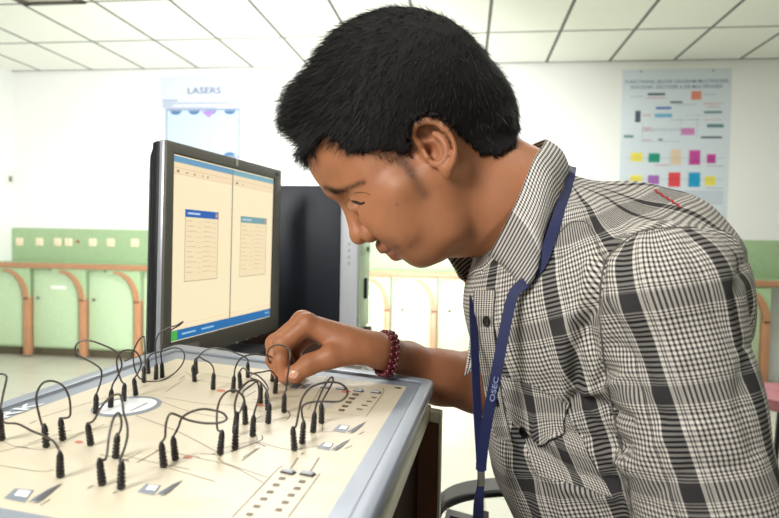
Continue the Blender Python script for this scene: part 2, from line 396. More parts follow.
kit = thing('trainer_kit', 'grey-framed cream trainer board with printed circuit lines on the desk', 'trainer kit', (cen[0], cen[1], ZK - .034))
def ring(f, dz):
    return [np.array((o[0] * (1 - f) + i[0] * f, o[1] * (1 - f) + i[1] * f, ZK + dz)) for o, i in zip(OUT, INN)]
def round_ring(r, rad=.012, n=5):
    out = []
    for i in range(4):
        a, b, c = r[i - 1], r[i], r[(i + 1) % 4]
        u = nrm(a - b); v = nrm(c - b)
        for k in range(n):
            t_ = k / (n - 1); p0_, p1_, p2_ = b + u * rad, b, b + v * rad
            out.append((1 - t_) ** 2 * p0_ + 2 * t_ * (1 - t_) * p1_ + t_ * t_ * p2_)
    return out
def bezel(specs):
    rings = [round_ring(ring(f, dz), rad) for f, dz, rad in specs]; n = len(rings[0]); V = []; F = []
    for r in rings: V += r
    for j in range(len(rings) - 1):
        for i in range(n): F.append((j * n + i, j * n + (i + 1) % n, j * n + n + (i + 1) % n, j * n + n + i))
    return V, F
V, F = bezel([(.22, -.0195, .012), (.05, -.009, .012), (.0, .0005, .012), (.02, .0025, .012), (.06, .0038, .012), (.10, .0042, .011), (.42, .0042, .009), (.47, .0036, .008), (.49, .0006, .008), (.53, .0004, .008), (.54, .0009, .008), (1.0, .0002, .001), (1.0, -.003, .001)])
mesh_obj('bezel', V, F, m_bez, kit, 24)
V, F = bezel([(.478, .0024, .008), (.532, .0011, .008)]); mesh_obj('bezel_groove', V, F, m_case, kit, 24)
V, F = bezel([(.3, -.020, .01), (.3, -.006, .01)])
n = len(V) // 2; F += [tuple(range(n))]
mesh_obj('case', V, F, m_case, kit, 40)
prism('panel', [p + np.array((0, 0, -.004)) for p in INN], (0, 0, .0042), m_panel, kit)
ZP = .0004
def flat(name, polys, m, dz=ZP, parent=kit):
    V = []; F = []
    for P_ in polys:
        o = len(V); V += [K(x, y, dz + .0001) for x, y in P_]; F.append(tuple(range(o, o + len(P_))))
    return mesh_obj(name, V, F, m, parent)
def line(pts, wmm):
    """printed line as a strip on the panel"""
    P_ = [K(x, y) for x, y in pts]; V = []; F = []
    for i, p in enumerate(P_):
        d = nrm((P_[min(i + 1, len(P_) - 1)] - P_[max(i - 1, 0)])); s_ = np.array((-d[1], d[0], 0)) * wmm * .0005
        V += [p + s_ + (0, 0, ZP), p - s_ + (0, 0, ZP)]
    for i in range(len(P_) - 1): F.append((2 * i, 2 * i + 1, 2 * i + 3, 2 * i + 2))
    return V, F
# printed circuit lines
L = [[(0, 452), (60, 438), (120, 424)], [(0, 440), (16, 447), (45, 450), (62, 446)], [(28, 444), (72, 430)], [(60, 442), (104, 425)], [(40, 418), (95, 401), (150, 385)],
     [(165, 398), (215, 405), (260, 402)], [(136, 416), (178, 432), (222, 455)], [(120, 455), (150, 462), (190, 470)], [(200, 454), (220, 456), (222, 462), (268, 478)],
     [(196, 458), (230, 466), (263, 483)], [(155, 450), (200, 458)], [(120, 463), (142, 452)], [(150, 397), (190, 412), (240, 421)], [(225, 448), (250, 442), (257, 440), (255, 433)],
     [(257, 442), (290, 450), (320, 446)], [(240, 425), (285, 418), (290, 413)], [(290, 416), (330, 420)], [(185, 372), (200, 381), (232, 384)], [(166, 392), (185, 379)],
     [(195, 372), (240, 380)], [(252, 400), (300, 396)], [(325, 408), (322, 431)], [(0, 466), (40, 472), (54, 470)], [(160, 466), (215, 482)], [(230, 405), (262, 412)], [(300, 433), (352, 431)]]
for l in L: mesh_obj('circuit_line', *line(spline(l, 4), .75), m_inkl, kit)
L2 = [[(100, 455), (121, 459), (129, 462)], [(118, 462), (129, 459)], [(231, 452), (255, 443), (262, 440), (262, 436)], [(256, 443), (266, 447)], [(16, 447), (28, 448)], [(179, 380), (185, 376)], [(287, 420), (290, 416), (288, 411)]]
for l in L2: mesh_obj('circuit_line', *line(spline(l, 3), 1.0), m_ink, kit)
# captions printed as tiny strokes
caps = [[(242, 461), (260, 448)], [(40, 506), (50, 500)], [(88, 489), (93, 486)], [(113, 494), (117, 492)], [(137, 463), (160, 450)], [(243, 458), (257, 449)], [(244, 398), (256, 391)], [(345, 449), (352, 446)], [(359, 435), (364, 432)],
        [(290, 470), (298, 458)], [(310, 473), (319, 458)], [(211, 455), (216, 453)], [(301, 455), (304, 453)], [(236, 432), (240, 431)], [(30, 424), (36, 421)], [(255, 420), (262, 416)]]
for c_ in caps: mesh_obj('caption', *line(c_, 1.3), m_inkl, kit)
# framed groups of marks (bottom and far right)
fr = [[(279, 468), (232, 518)], [(320, 474), (288, 518)], [(279, 468), (284, 466)], [(328, 376), (308, 410), (366, 417), (384, 392)], [(384, 392), (383, 388)]]
for f_ in fr: mesh_obj('frame_line', *line(f_, .8), m_inkl, kit)
for x, y in [(282, 479), (276, 485.5), (270, 492.5), (263.5, 499.5), (256.5, 507), (249.5, 515)] + [(302, 482), (297, 489), (291, 495.7), (285, 503), (278.5, 510.5)]:
    flat('mark_block', [[(x - 4.2, y + .9), (x + 2.4, y + 1.7), (x + 4.4, y - 1.0), (x - 2.0, y - 1.8)]], m_pbrown)
rows = [(355 - i * 3.4, 395.0 + i * 3.9) for i in range(5)]
for i, (x, y) in enumerate(rows):
    flat('mark_block', [[(x - 3.4, y + .6), (x + 2.6, y + 1.3), (x + 3.9, y - .8), (x - 2.0, y - 1.5)]], m_pbrown)
    if i < 4: flat('mark_text', [[(x + 16 - i * 1.6, y + 3.2), (x + 21 - i * 1.2, y + 3.8), (x + 22 - i * 1.2, y + 2.6), (x + 17 - i * 1.6, y + 2)]], m_inkl)
for x, y in [(33, 442.3), (175, 457.2 + 0.8), (0, 0)][:2]: pass
def disc(x, y, rx, ry, rot=0, n=20):
    return [(x + rx * math.cos(a) * math.cos(rot) - ry * math.sin(a) * math.sin(rot), y + rx * math.cos(a) * math.sin(rot) + ry * math.sin(a) * math.cos(rot)) for a in [2 * math.pi * k / n for k in range(n)]]
for x, y in [(79, 442.5), (188, 457.5), (221, 391), (260, 405.5), (346, 392)]: flat('red_dot', [disc(x, y, 4.5, 1.3)], m_red)
flat('oval_badge', [disc(126, 407, 36, 9.5, -.12)], m_pgrey); flat('oval_badge_face', [disc(126.5, 406.8, 31, 7.4, -.13)], m_pwhite, ZP + .0002)
flat('badge_text', [[(130, 411.5), (131, 412), (148, 404), (147, 403.4)]], m_pgrey, ZP + .0004)
# printed connector symbols: a grey block with a white face and two slanted dark bars
def conn(x, y, s):
    q = lambda pts: [(x + a * s, y + b * s) for a, b in pts]
    flat('connector_symbol', [q([(-17, 4), (-8, -4), (7, -2.5), (0, 7.5)])], m_pgrey)
    flat('connector_face', [q([(-9, 2.2), (-5, -2.6), (5, -1.4), (1.2, 3.6)])], m_pwhite, ZP + .0003)
    flat('connector_bar', [q([(2, 8), (7, 3.5), (17, -2), (12, 3.2)])], m_pgrey, ZP + .0002)
    flat('connector_bar', [q([(6, 8), (11, 7.5), (21, -1), (19, -2.5)])], m_pgrey, ZP + .0003)
    flat('connector_bar', [q([(10, 7), (14, 5.5), (30, -8), (18, -2.5), (9, 4)])], m_pdark, ZP + .0004)
conn(25, 494, 1.25); conn(154, 488.5, .98); conn(329, 445.5, .72); conn(345, 428, .72)
flat('connector_symbol', [[(289, 388), (296, 383), (303, 384), (297, 389)], [(300, 389), (306, 384.5), (313, 383.5), (305, 389)]], m_pdark)
flat('grid_symbol', [[(318, 403), (320, 400), (334, 402), (332, 409), (318, 407)]], mat('print_hatch', (206, 198, 190), .5))
# slide switches standing on the panel
m_sw = mat('switch_cap_grey', (176, 178, 182), .35); m_swb = mat('switch_body_dark', (66, 64, 62), .5)
ku = nrm(qB - qA); kv = nrm(np.cross((0, 0, 1), ku))
def sw(x, y, s):
    c_ = K(x, y)
    b_ = box('switch_body', c_ - ku * .0105 * s - kv * .005 * s, ku * .021 * s, kv * .010 * s, (0, 0, .0022 * s), m_swb, kit, .0004)
    box('switch_cap', c_ - ku * .009 * s - kv * .004 * s + (0, 0, .0022 * s), ku * .018 * s, kv * .008 * s, (0, 0, .0026 * s), m_sw, b_, .0005)
for x, y, s in ((288, 473, .5), (307.5, 475, .5), (358.5, 391.5, .5), (376, 393, .5), (341, 389.5, .5), (325.5, 388, .5)): sw(x, y, s)
flat('badge_text', [[(394, 388.4), (400, 389.3), (401.5, 388), (396, 387.2)]], m_ink)
# lettering on the left side of the frame
e1 = nrm(K(60, 387) - K(0, 408)); e2 = nrm(np.cross((0, 0, 1), e1))
text('frame_lettering', 'SPARK', K(34, 404) - e1 * .112 - e2 * .012 + (0, 0, .0016), e1, e2, .0155, m_pwhite, kit, .112, .015)
adopt(kit)
# ------------------------------------------------------------------ patch cords
PH = .0182
def plug_vf(base, h=PH, tilt=(0, 0)):
    ax = nrm((tilt[0], tilt[1], 1.0)); pr = [(.0010, -.0012), (.0010, .0006), (.0023, .0007), (.0026, .0012), (.0026, .0030)]
    z = .0030
    for i in range(4):
        pr += [(.0027 - i * .00012, z + .0002), (.0016, z + .0004), (.0016, z + .0011), (.0027 - i * .00012, z + .0013), (.0027 - i * .00012, z + .0023)]; z += .0024
    pr += [(.0022, z + .0004), (.0021, z + .0024), (.0013, h - .001), (.0009, h)]
    return lathe_vf(base, ax, pr, 12)
def zdepth(px, py):                          # depth of the panel under a pixel
    p = K(px, py) - CAM; return float(np.dot(p, dirw((0, 0, 1))))
cam_f = dirw((0, 0, 1))
NCORD = [0]
def cord(label, plugs, wire, group='black patch cords on the trainer board', bow=0.0):
    """plugs: base pixels; wire: pixels between the plug tops, first to second plug"""
    B = [K(*p[:2]) for p in plugs]; up = [p[2] if len(p) > 2 else 0 for p in plugs]
    t = thing('patch_cord', label, 'patch cord', (B[0] + B[-1]) / 2, group)
    tops = []
    for b_, u in zip(B, up):
        b_ = b_ + (0, 0, u + .0002); til = (random.uniform(-.12, .12), random.uniform(-.1, .1))
        V, F = plug_vf(b_, PH, til); mesh_obj('plug', V, F, m_plug, t, 40); tops.append((b_, b_ + nrm((til[0], til[1], 1)) * PH))
    d0 = float(np.dot(tops[0][1] - CAM, cam_f)); d1 = float(np.dot(tops[-1][1] - CAM, cam_f)) if len(tops) > 1 else d0 + .05
    pts = [tops[0][1] - (0, 0, .001)]; n = len(wire)
    for i, w_ in enumerate(wire):
        s_ = (i + 1) / (n + 1); d_ = d0 + (d1 - d0) * s_ + bow * math.sin(math.pi * s_)
        if len(w_) > 2: d_ += w_[2]
        d_ = min(d_, float(zdepth(w_[0], w_[1])) - .002 if w_[1] > 330 else 9)
        pts.append(W(w_[0], w_[1], d_))
    if len(tops) > 1: pts.append(tops[1][1] - (0, 0, .001))
    tube('wire', spline(pts, 7), .00082, m_wire, t, 7); adopt(t); return t
cord('black patch cord running from the left edge down to the plug above the large symbol', [(2, 441), (60.5, 478)], [(6, 423), (18, 424), (32, 431), (42, 435), (53, 441), (58, 448)])
cord('loose black cord end curling up beside the leftmost plug', [(0.5, 443, .008)], [(3, 395), (6.5, 379), (5, 375), (0, 374), (-8, 377)])
cord('black patch cord arching in an upright hoop beside the frame lettering', [(46.5, 448), (63, 441)], [(42, 425), (37, 405), (37, 393), (43, 383), (53, 381), (63, 386), (69, 397), (70.5, 410), (69, 417)])
cord('black patch cord arching from left of the oval badge to the forked plugs', [(91, 446), (121, 490)], [(94, 420), (100, 409), (108, 399), (114, 395), (120, 395), (122.5, 402), (123.5, 412), (127, 424), (127.5, 435), (125, 447), (120, 460)])
cord('black patch cord in a narrow loop from the forked plug to the plug behind it', [(102.5, 486), (115.5, 459)], [(106, 458), (109, 436), (113, 420), (117.5, 413), (120.5, 416), (121.5, 424), (120, 431), (117, 437)])
cord('black patch cord in a wide curl leaning left over the oval badge', [(96, 414), (110.5, 408)], [(98, 390), (101, 380), (101, 370), (93, 363), (80, 356), (75, 349), (79, 342), (89, 340.5), (103, 345), (115, 351), (120.5, 359), (121.5, 367), (117, 377), (112.5, 385)])
cord('black patch cord in an upright loop at the far end of the oval badge', [(123.5, 402), (136, 396)], [(121, 380), (117, 366), (117.5, 357), (122, 351.5), (129, 350), (136, 352), (140, 358), (141, 365), (138, 373)])
cord('black patch cord with a big oval loop hanging below the monitor corner', [(144, 383), (148.5, 374)], [(145, 365), (145, 350), (144.5, 340), (143.5, 336.5), (139, 340), (134, 350), (133.5, 362), (136, 372), (140.5, 379), (148, 381.5), (160, 381), (172, 375), (181, 366), (184.5, 357), (182, 350), (174, 348), (163, 351), (152, 354)])
cord('black patch cord rising to a sharp peak in front of the screen corner', [(156, 380), (162.3, 378)], [(156, 358), (155.5, 343), (159, 334), (168, 328), (176, 325.5), (183, 321.5), (179, 325.5), (172, 329.5), (166, 336), (163.5, 345), (161, 353)])
cord('short black patch cord between two plugs below the monitor sticker', [(194.8, 382), (213, 390)], [(198.5, 357.5), (203.5, 359.5), (210, 363), (213.5, 368.5)])
cord('black patch cord drooping from below the monitor towards the plug cluster', [(196, 378, .004), (248, 378)], [(199, 356), (205, 350.5), (216, 348), (228, 350), (238, 354), (245, 357), (248, 360)])
cord('black patch cord in a tall hoop over the middle of the board', [(220, 455), (245.5, 425)], [(217.5, 429), (217, 412), (220, 400), (226, 392.5), (234, 390), (240, 393), (244, 399), (245, 405)])
cord('black patch cord hooking from the middle plug over to its right neighbour', [(235, 450), (252.6, 437)], [(236.5, 425), (235, 412), (235, 403), (238, 393), (244, 385), (251, 380.5), (257, 382), (259, 389), (258.5, 399), (255, 410)])
cord('black patch cord winding from the middle plug through the crowded plugs', [(235, 436, .002), (260.6, 404)], [(238, 415), (242, 407), (244, 399), (243, 392), (250, 386), (258, 381), (261, 384)])
cord('black patch cord slanting up among the crowded plugs by the fingers', [(240.5, 389), (268, 411)], [(243, 368), (249, 372), (257, 375), (264, 381), (268, 388)])
cord('black patch cord curving below the wrist side of the crowded plugs', [(268, 424), (275, 394)], [(268, 397), (266, 389), (259, 381), (251, 378), (252, 374), (262, 372), (271, 371)])
cord('black patch cord looping from the left crowd plug to the plug between the fingers', [(233, 393), (285.2, 383)], [(235, 369), (238, 362), (243, 357), (252, 354.5), (262, 354.5), (270, 356.5), (277, 361), (283, 364)])
cord('black patch cord making a ring around the index finger', [(272, 382), (284, 413)], [(270, 363), (267.5, 355), (270, 348), (278, 345), (286, 347), (290, 352.5, -.004), (289.5, 362, -.010), (287.6, 376, -.006), (286, 390)])
cord('black patch cord in a broad loop towards the far row of switches', [(294.6, 451), (302, 444.5)], [(296, 426), (299, 411), (302, 399), (309, 389), (319, 384), (331, 382), (341, 384), (347, 390), (346, 397), (338, 401.5), (322, 401.5), (310, 402.5), (302.5, 406.5), (302, 415)])
cord('black patch cord standing in a narrow slanted hoop beside the broad loop', [(313, 433), (321.5, 424)], [(316, 406), (321, 393), (327, 382), (331.5, 377), (333, 380), (330, 387.5), (325, 396)])
cord('black patch cord lying in a wide flat loop over the near middle of the board', [(164, 468), (175.6, 461)], [(165, 437), (166, 424), (170, 414), (178, 415.5), (188, 420), (203, 423), (218, 423), (226.5, 419.5), (224, 414), (217, 411), (203.5, 409), (191, 412), (182, 418), (178, 428)])
# ------------------------------------------------------------------ desk under the kit and table under the computer
ZD = ZK - .0345
m_cream = mat('desk_cream', (224, 222, 196), .4, var=.03); m_brown = mat('desk_brown', (116, 72, 46), .5, var=.2, scale=9); m_brown2 = mat('desk_brown_dark', (58, 36, 26), .75, var=.2, scale=9, spec=.1)
eR = nrm((pC - pB)); eR[2] = 0; eR = nrm(eR); eT = nrm(pA - pB); eT[2] = 0; eT = nrm(eT)
dR = on_z(431.5, 404.5, ZD)
bR = dR; bL = pA - eR * .02; bL = np.array((bL[0], bL[1], ZD)); wid = np.linalg.norm((pA - pB)[:2])
topR, topL = dR.copy(), dR + eT * (wid + .0); LEN = .62
desk = thing('desk', 'lab desk with cream edged top and brown side under the trainer board', 'desk', (0, 0, 0))
prism('desk_top', [topR, topL, topL + eR * LEN, topR + eR * LEN], (0, 0, -.014), m_cream, desk, .002)
# dark apron under the right edge, brown end panel facing the man's side with a cream edging strip
box('apron', topR + eT * .012 + eR * .03 + (0, 0, -.0145), eR * (LEN - .06), eT * .016, (0, 0, -.55), m_brown2, desk, .002)
box('end_panel', topR - eT * .012 + eR * .006 + (0, 0, -.0145), eT * (wid + .006), eR * .0155, (0, 0, -(ZD - .0145)), m_brown, desk, .002)
box('edge_strip', topR - eT * .015 + eR * .005 + (0, 0, -.002), eT * .003, eR * .0175, (0, 0, -(ZD - .002)), m_cream, desk, .001)
box('edge_strip', topR - eT * .012 + eR * .005 + (0, 0, -.014), eT * .0118, eR * .0175, (0, 0, .012), m_cream, desk, .001)
box('end_panel', topR + eT * .002 + eR * (LEN - .03) + (0, 0, -.0145), eT * (wid - .004), eR * .018, (0, 0, -(ZD - .0145)), m_brown, desk, .002)
ZT2 = ZD - .03
f0 = topR - eR * .05; f1 = topL - eR * .05
tb = thing('computer_table', 'low dark table behind the desk carrying the monitor and tower', 'table', (0, 0, 0))
a0 = on_z(330, 378, ZT2); a1 = on_z(172, 372, ZT2); a2 = on_z(203, 321, ZT2); a3 = on_z(371, 323, ZT2)
gap = eR * -.04
fr_ = np.array((topR[0], topR[1], ZT2)) + eT * .02 + gap; fl_ = np.array((topL[0], topL[1], ZT2)) + gap
rt = on_z(372, 326, ZT2)
# straight table: front edge parallel to the desk, right edge under the tower front
fr2 = isect(rt, rt + eR, fr_, fl_); fr2[2] = ZT2; fl2 = fl_ - eT * .0; bl2 = on_z(222, 322, ZT2)
prism('table_top', [fr2, fl2, bl2, rt], (0, 0, -.024), m_brown2, tb, .003)
for p in (fr2, fl2, bl2, rt):
    c_ = (fr2 + fl2 + bl2 + rt) / 4; q = p + (c_ - p) * .12
    abox('leg', q[0] - .02, q[0] + .02, q[1] - .02, q[1] + .02, 0, ZT2 - .0242, m_brown2, tb, .003)
# ------------------------------------------------------------------ monitor
ZL, ZR = .90, 1.30
TL, TR, BR_, BL = W(167.2, 139.5, ZL), W(281.6, 170.5, ZR), W(278.5, 329, ZR), W(162.2, 368, ZL)
qf = quadmap(TL, TR, BL, BR_); nF = nrm(np.cross(BL - TL, TR - TL)); nF = nF if np.dot(nF, CAM - TL) > 0 else -nF
mon = thing('monitor', 'silver and black flat monitor showing two cream program windows', 'monitor', (0, 0, 0))
m_front = mat('monitor_bezel', (98, 95, 86), .45, .15, var=.03); m_silver = mat('monitor_silver', (190, 192, 198), .3, .4); m_black = mat('monitor_black', (24, 25, 30), .5)
m_lcdedge = mat('screen_edge', (18, 18, 20), .4)
sx0, sx1, sy0, sy1 = .075, .945, .062, .945
sx0l, = (.072,)
mp_ = lambda s, t, d=0.0: qf(s, t) + nF * d
# front frame
N = [(0, 0), (1, 0), (1, 1), (0, 1)]; I = [(sx0, .050), (.957, .040), (.957, .945), (sx0, .962)]
scr_px = [(174.3, 152.3), (275.3, 178.2), (271.6, 317.3), (171.0, 344.3)]
def on_plane(px, py, p0_, n_):
    d = ray(px, py); return CAM + d * (np.dot(p0_ - CAM, n_) / np.dot(d, n_))
SCR = [on_plane(x, y, TL, nF) for x, y in scr_px]
def frame_vf(outer, inner, d0, d1):
    V = [p + nF * d0 for p in outer] + [p + nF * d1 for p in outer] + [p + nF * d1 for p in inner] + [p + nF * d0 for p in inner]; F = []
    for a_, b_ in ((0, 4), (4, 8), (8, 12), (12, 0)):
        for i in range(4): F.append((a_ + i, a_ + (i + 1) % 4, b_ + (i + 1) % 4, b_ + i))
    return V, F
outer = [TL, TR, BR_, BL]
bm = bmesh.new(); V, F = frame_vf(outer, SCR, -.0035, .0)
vs = [bm.verts.new(tuple(v)) for v in V]; [bm.faces.new([vs[i] for i in f]) for f in F]
bmesh.ops.bevel(bm, geom=[e for e in bm.edges if all(v in vs[4:8] for v in e.verts) or (e.verts[0] in vs[:8] and e.verts[1] in vs[:8] and (vs.index(e.verts[0]) % 4 == vs.index(e.verts[1]) % 4))], offset=.0014, segments=3, profile=.5, affect='EDGES')
bm_obj('front_frame', bm, m_front, mon, 40)
side = [TL + (TL - TR) * .0 , TR, BR_, BL]
def shell(name, o4, d0, d1, m, inset=0.0, bev=.004):
    c_ = sum(o4) / 4; a_ = [p + nF * d0 for p in o4]; b_ = [p + (c_ - p) * inset + nF * d1 for p in o4]
    bm = bmesh.new(); va = [bm.verts.new(tuple(v)) for v in a_]; vb = [bm.verts.new(tuple(v)) for v in b_]
    bm.faces.new(va); bm.faces.new(vb[::-1])
    for i in range(4): bm.faces.new((va[i], va[(i + 1) % 4], vb[(i + 1) % 4], vb[i]))
    if bev: bmesh.ops.bevel(bm, geom=list(bm.edges), offset=bev, segments=2, profile=.5, affect='EDGES')
    return bm_obj(name, bm, m, mon, 40)
sv = [TL + (TL - TR) * .002, TR + (TR - TL) * .002, BR_, BL + (BL - BR_) * .002]
shell('silver_rim', sv, -.0037, -.0125, m_silver, .0, .0025)
shell('back_shell', outer, -.0127, -.027, m_black, .012, .004); shell('back_housing', outer, -.0272, -.06, m_black, .22, .012)
# screen with picture
SL = [p - nF * .003 for p in SCR]
scr = mesh_obj('screen', SL + [p - nF * .003 for p in SL], [(0, 1, 2, 3), (4, 7, 6, 5), (0, 4, 5, 1), (1, 5, 6, 2), (2, 6, 7, 3), (3, 7, 4, 0)], glow('screen_cream', (253, 236, 196), 1.0), mon)
qs = quadmap(SL[0], SL[1], SL[3], SL[2])
mesh_obj('screen_border', *join_vf([frame_vf([p + (sum(SCR) / 4 - p) * -.006 for p in SCR], [p + (sum(SCR) / 4 - p) * .012 for p in SCR], -.0032, -.0022)]), m_lcdedge, scr)
def sq(nm, col, rects, off=.0004, st=1.0): quads(nm, qs, rects, nF, off, glow('screen_' + nm, col, st), scr)
_e1 = SL[1] - SL[0]; _e2 = SL[3] - SL[0]
def stp(px, py):
    p = on_plane(px, py, SL[0], nF) - SL[0]; m = np.array([_e1, _e2]).T; return np.linalg.lstsq(m, p, rcond=None)[0]
dv = stp(231.6, 240)[0]
sq('title_bar', (100, 154, 190), [(.01, .012, dv - .005, .045)]); sq('title_bar', (120, 170, 186), [(dv + .005, .012, .99, .045)])
sq('toolbar', (246, 222, 182), [(.01, .045, dv - .005, .105), (dv + .005, .045, .99, .105)])
sq('menu_line', (226, 196, 160), [(.01, .072, dv - .005, .076), (dv + .005, .072, .99, .076), (.01, .105, dv - .005, .108), (dv + .005, .105, .99, .108)], .0006)
sq('window_divider', (130, 120, 104), [(dv - .005, .012, dv + .005, .945)])
sq('taskbar', (14, 108, 174), [(.01, .935, .99, .99)]); sq('start_button', (70, 176, 70), [(.01, .937, .055, .99)], .0008)
sq('status_bar', (240, 214, 176), [(.01, .905, dv - .005, .909), (dv + .005, .905, .99, .909), (.01, .925, dv - .005, .929), (dv + .005, .925, .99, .929)])
sq('taskbar_text', (150, 200, 228), [(.09, .957, .2, .967), (.25, .957, .36, .966), (.92, .955, .97, .964)], .0008)
sq('tool_icons', (150, 136, 100), [(.03, .085, .05, .098), (.1, .088, .115, .096), (.16, .088, .175, .097), (.23, .088, .24, .097), (.27, .088, .285, .097), (dv + .03, .085, dv + .055, .098), (dv + .1, .09, dv + .11, .097)], .0008)
for xa, xb, ya, yb, xm, tc in ((184.8, 217.8, 209, 282, 201, (16, 92, 178)), (240.6, 266.2, 216, 277, 253, (116, 160, 164))):
    x0, y0 = stp(xa, ya); x1 = stp(xb, (ya + yb) / 2)[0]; y1 = stp(xa, yb)[1]
    sq('dialog_panel', (246, 226, 184), [(x0, y0 + .042, x1, y1)], .0006); sq('dialog_title', tc, [(x0, y0, x1, y0 + .042)], .0009)
    sq('dialog_edge', (190, 172, 142), [(x0, y1 - .005, x1, y1), (x1 - .005, y0 + .04, x1, y1), (x0, y0 + .04, x0 + .005, y1)], .0009)
    sq('close_button', (210, 150, 120), [(x1 - .03, y0 + .01, x1 - .008, y0 + .034)], .0012)
    sq('dialog_title_text', (190, 212, 236), [(x0 + .02, y0 + .016, x0 + .12, y0 + .026)], .0012)
    rows_ = []; W_ = x1 - x0; n_ = 11
    for i in range(n_):
        yy = y0 + .06 + i * (y1 - y0 - .085) / n_; rows_ += [(x0 + .05 * W_, yy, x0 + (.2 + .06 * (i % 3)) * W_, yy + .004), (x0 + .52 * W_, yy, x0 + (.74 + .04 * (i % 2)) * W_, yy + .004)]
        rows_ += [(x0 + .34 * W_, yy + .007, x0 + .48 * W_, yy + .0095), (x0 + .78 * W_, yy + .006, x1 - .05 * W_, yy + .0085)]
    sq('dialog_rows', (214, 192, 154), rows_, .001)
m_mark = mat('monitor_mark', (196, 196, 188), .3)
def onf(nm, pts, m): 
    V = [on_plane(x, y, TL, nF) + nF * .0004 for x, y in pts]; mesh_obj(nm, V, [tuple(range(len(V)))], m, mon)
onf('maker_mark', [(236, 158.5), (238, 159), (238, 166), (236, 165.5)], m_mark)
onf('model_mark', [(275, 172), (279, 173), (279, 176.5), (275, 175.5)], m_lcdedge)
onf('energy_sticker', [(185.5, 344), (199, 341), (199, 351), (185.5, 354)], mat('sticker_grey', (132, 128, 118), .5))
for x, y in ((237, 342.5), (247, 339), (256, 335.8), (265, 332.5)): onf('front_button', [(x - 1, y - 1), (x + 1, y - 1.6), (x + 1, y + .6), (x - 1, y + 1.2)], m_silver)
# stand
c_ = (TL + TR + BL + BR_) / 4 - nF * .062
sb = np.array((c_[0], c_[1], ZT2)); su = nrm(TR - TL); su[2] = 0; su = nrm(su); sn = np.array((nF[0], nF[1], 0)); sn = nrm(sn)
box('stand_neck', sb - su * .05 - sn * .02 + (0, 0, .012), su * .10, sn * .03, (0, 0, c_[2] - ZT2), m_black, mon, .006)
box('stand_base', sb - su * .11 - sn * .08 + (0, 0, .0005), su * .22, sn * .18, (0, 0, .013), m_black, mon, .005)
# ------------------------------------------------------------------ computer tower
tw = thing('computer_tower', 'tall computer tower with black side and white front behind the man', 'computer', (0, 0, 0))
zt_t = 1.45
tA = W(268, 185.5, zt_t + .02); tB = W(340.5, 187.5, zt_t); ht = tA[2] - ZT2
m_tside = mat('tower_black', (44, 49, 60), .42, var=.12, scale=18); m_twhite = mat('tower_white', (226, 230, 238), .35); m_tface = mat('tower_front_green_grey', (196, 216, 190), .35)
dx = nrm(np.array((tB[0] - tA[0], tB[1] - tA[1], 0))); dy = np.array((-dx[1], dx[0], 0)); Lb = np.linalg.norm((tB - tA)[:2]); WT = .17
base = np.array((tA[0], tA[1], ZT2 + .0005))
dyb = nrm(dy + dx * .0)
box('side_cover', base - dx * .16, dx * (Lb + .16), dyb * .004, (0, 0, ht), m_tside, tw, .001)
box('case_body', base - dx * .155 + dyb * .0042, dx * (Lb + .15), dyb * (WT - .0042), (0, 0, ht - .003), m_tside, tw, .002)
fb = base + dx * (Lb + .0005)
# front moulding: white rounded side, recessed drive face turned to the right
fw = np.linalg.norm((on_plane(358.5, 200, tB, dyb) - tB)[:2])
box('front_moulding', fb, dx * fw, dyb * WT, (0, 0, ht + .004), m_twhite, tw, .006)
ff = fb + dx * (fw + .0005) + dyb * .012
face = box('drive_face', ff, dx * .004, dyb * (WT - .02), (0, 0, ht), m_tface, tw, .002)
fx = ff + dx * .0042
for z0, z1, m_ in ((ht - .13, ht - .03, m_black), (ht - .16, ht - .135, m_tface)):
    box('drive_bay', fx + dyb * .01 + (0, 0, z0), dx * .003, dyb * (WT - .04), (0, 0, z1 - z0), m_, tw, .001)
box('drive_button', fx + dyb * .08 + (0, 0, ht - .155), dx * .006, dyb * .02, (0, 0, .012), m_black, tw, .001)
box('drive_button', fx + dyb * .06 + (0, 0, ht - .27), dx * .006, dyb * .02, (0, 0, .05), m_black, tw, .001)
for z_ in (.14, .155, .17, .185): box('status_mark', fb + dx * (fw * .45) - dyb * .0006 + (0, 0, ht - z_), dx * .006, dyb * .0005, (0, 0, .008), mat('mark_grey', (196, 200, 208), .4), tw, 0)
# ------------------------------------------------------------------ crumpled clear plastic behind the kit
m_plastic = mat('clear_plastic', (226, 226, 226), .18, var=.05)
cr = thing('crumpled_plastic', 'crumpled white plastic wrap lying behind the trainer board under the wrist', 'plastic wrap', (0, 0, 0))
for x, y, r_ in ((338, 370.5, .010), (346, 367, .013), (354, 366, .014), (361, 369, .012), (371, 372, .010), (352, 371, .013), (378, 374, .008)):
    bm = bmesh.new(); bmesh.ops.create_icosphere(bm, subdivisions=2, radius=r_)
    o_ = W(x, y, .80)
    for v in bm.verts:
        v.co = v.co * (1 + random.uniform(-.32, .28)); v.co.x *= 1.3; v.co += Vector(tuple(o_)) + Vector((0, 0, -.004))
    bm_obj('fold', bm, m_plastic, cr, 25)
m0 = min((o.data.vertices[0].co.z for o in cr.children))
bm = bmesh.new(); bmesh.ops.create_icosphere(bm, subdivisions=3, radius=.05); o_ = W(355, 372, .80)
zlow = ZT2
for v in bm.verts:
    v.co = Vector((v.co.x * .55, v.co.y * .3, v.co.z * (o_[2] - .006 - zlow) / .1)) * (1 + random.uniform(-.08, .02)); v.co += Vector((o_[0], o_[1], (zlow + o_[2] - .006) / 2))
bm_obj('bunched_wrap', bm, m_plastic, cr, 25)
for r_ in (desk, tb, mon, tw, cr): adopt(r_)
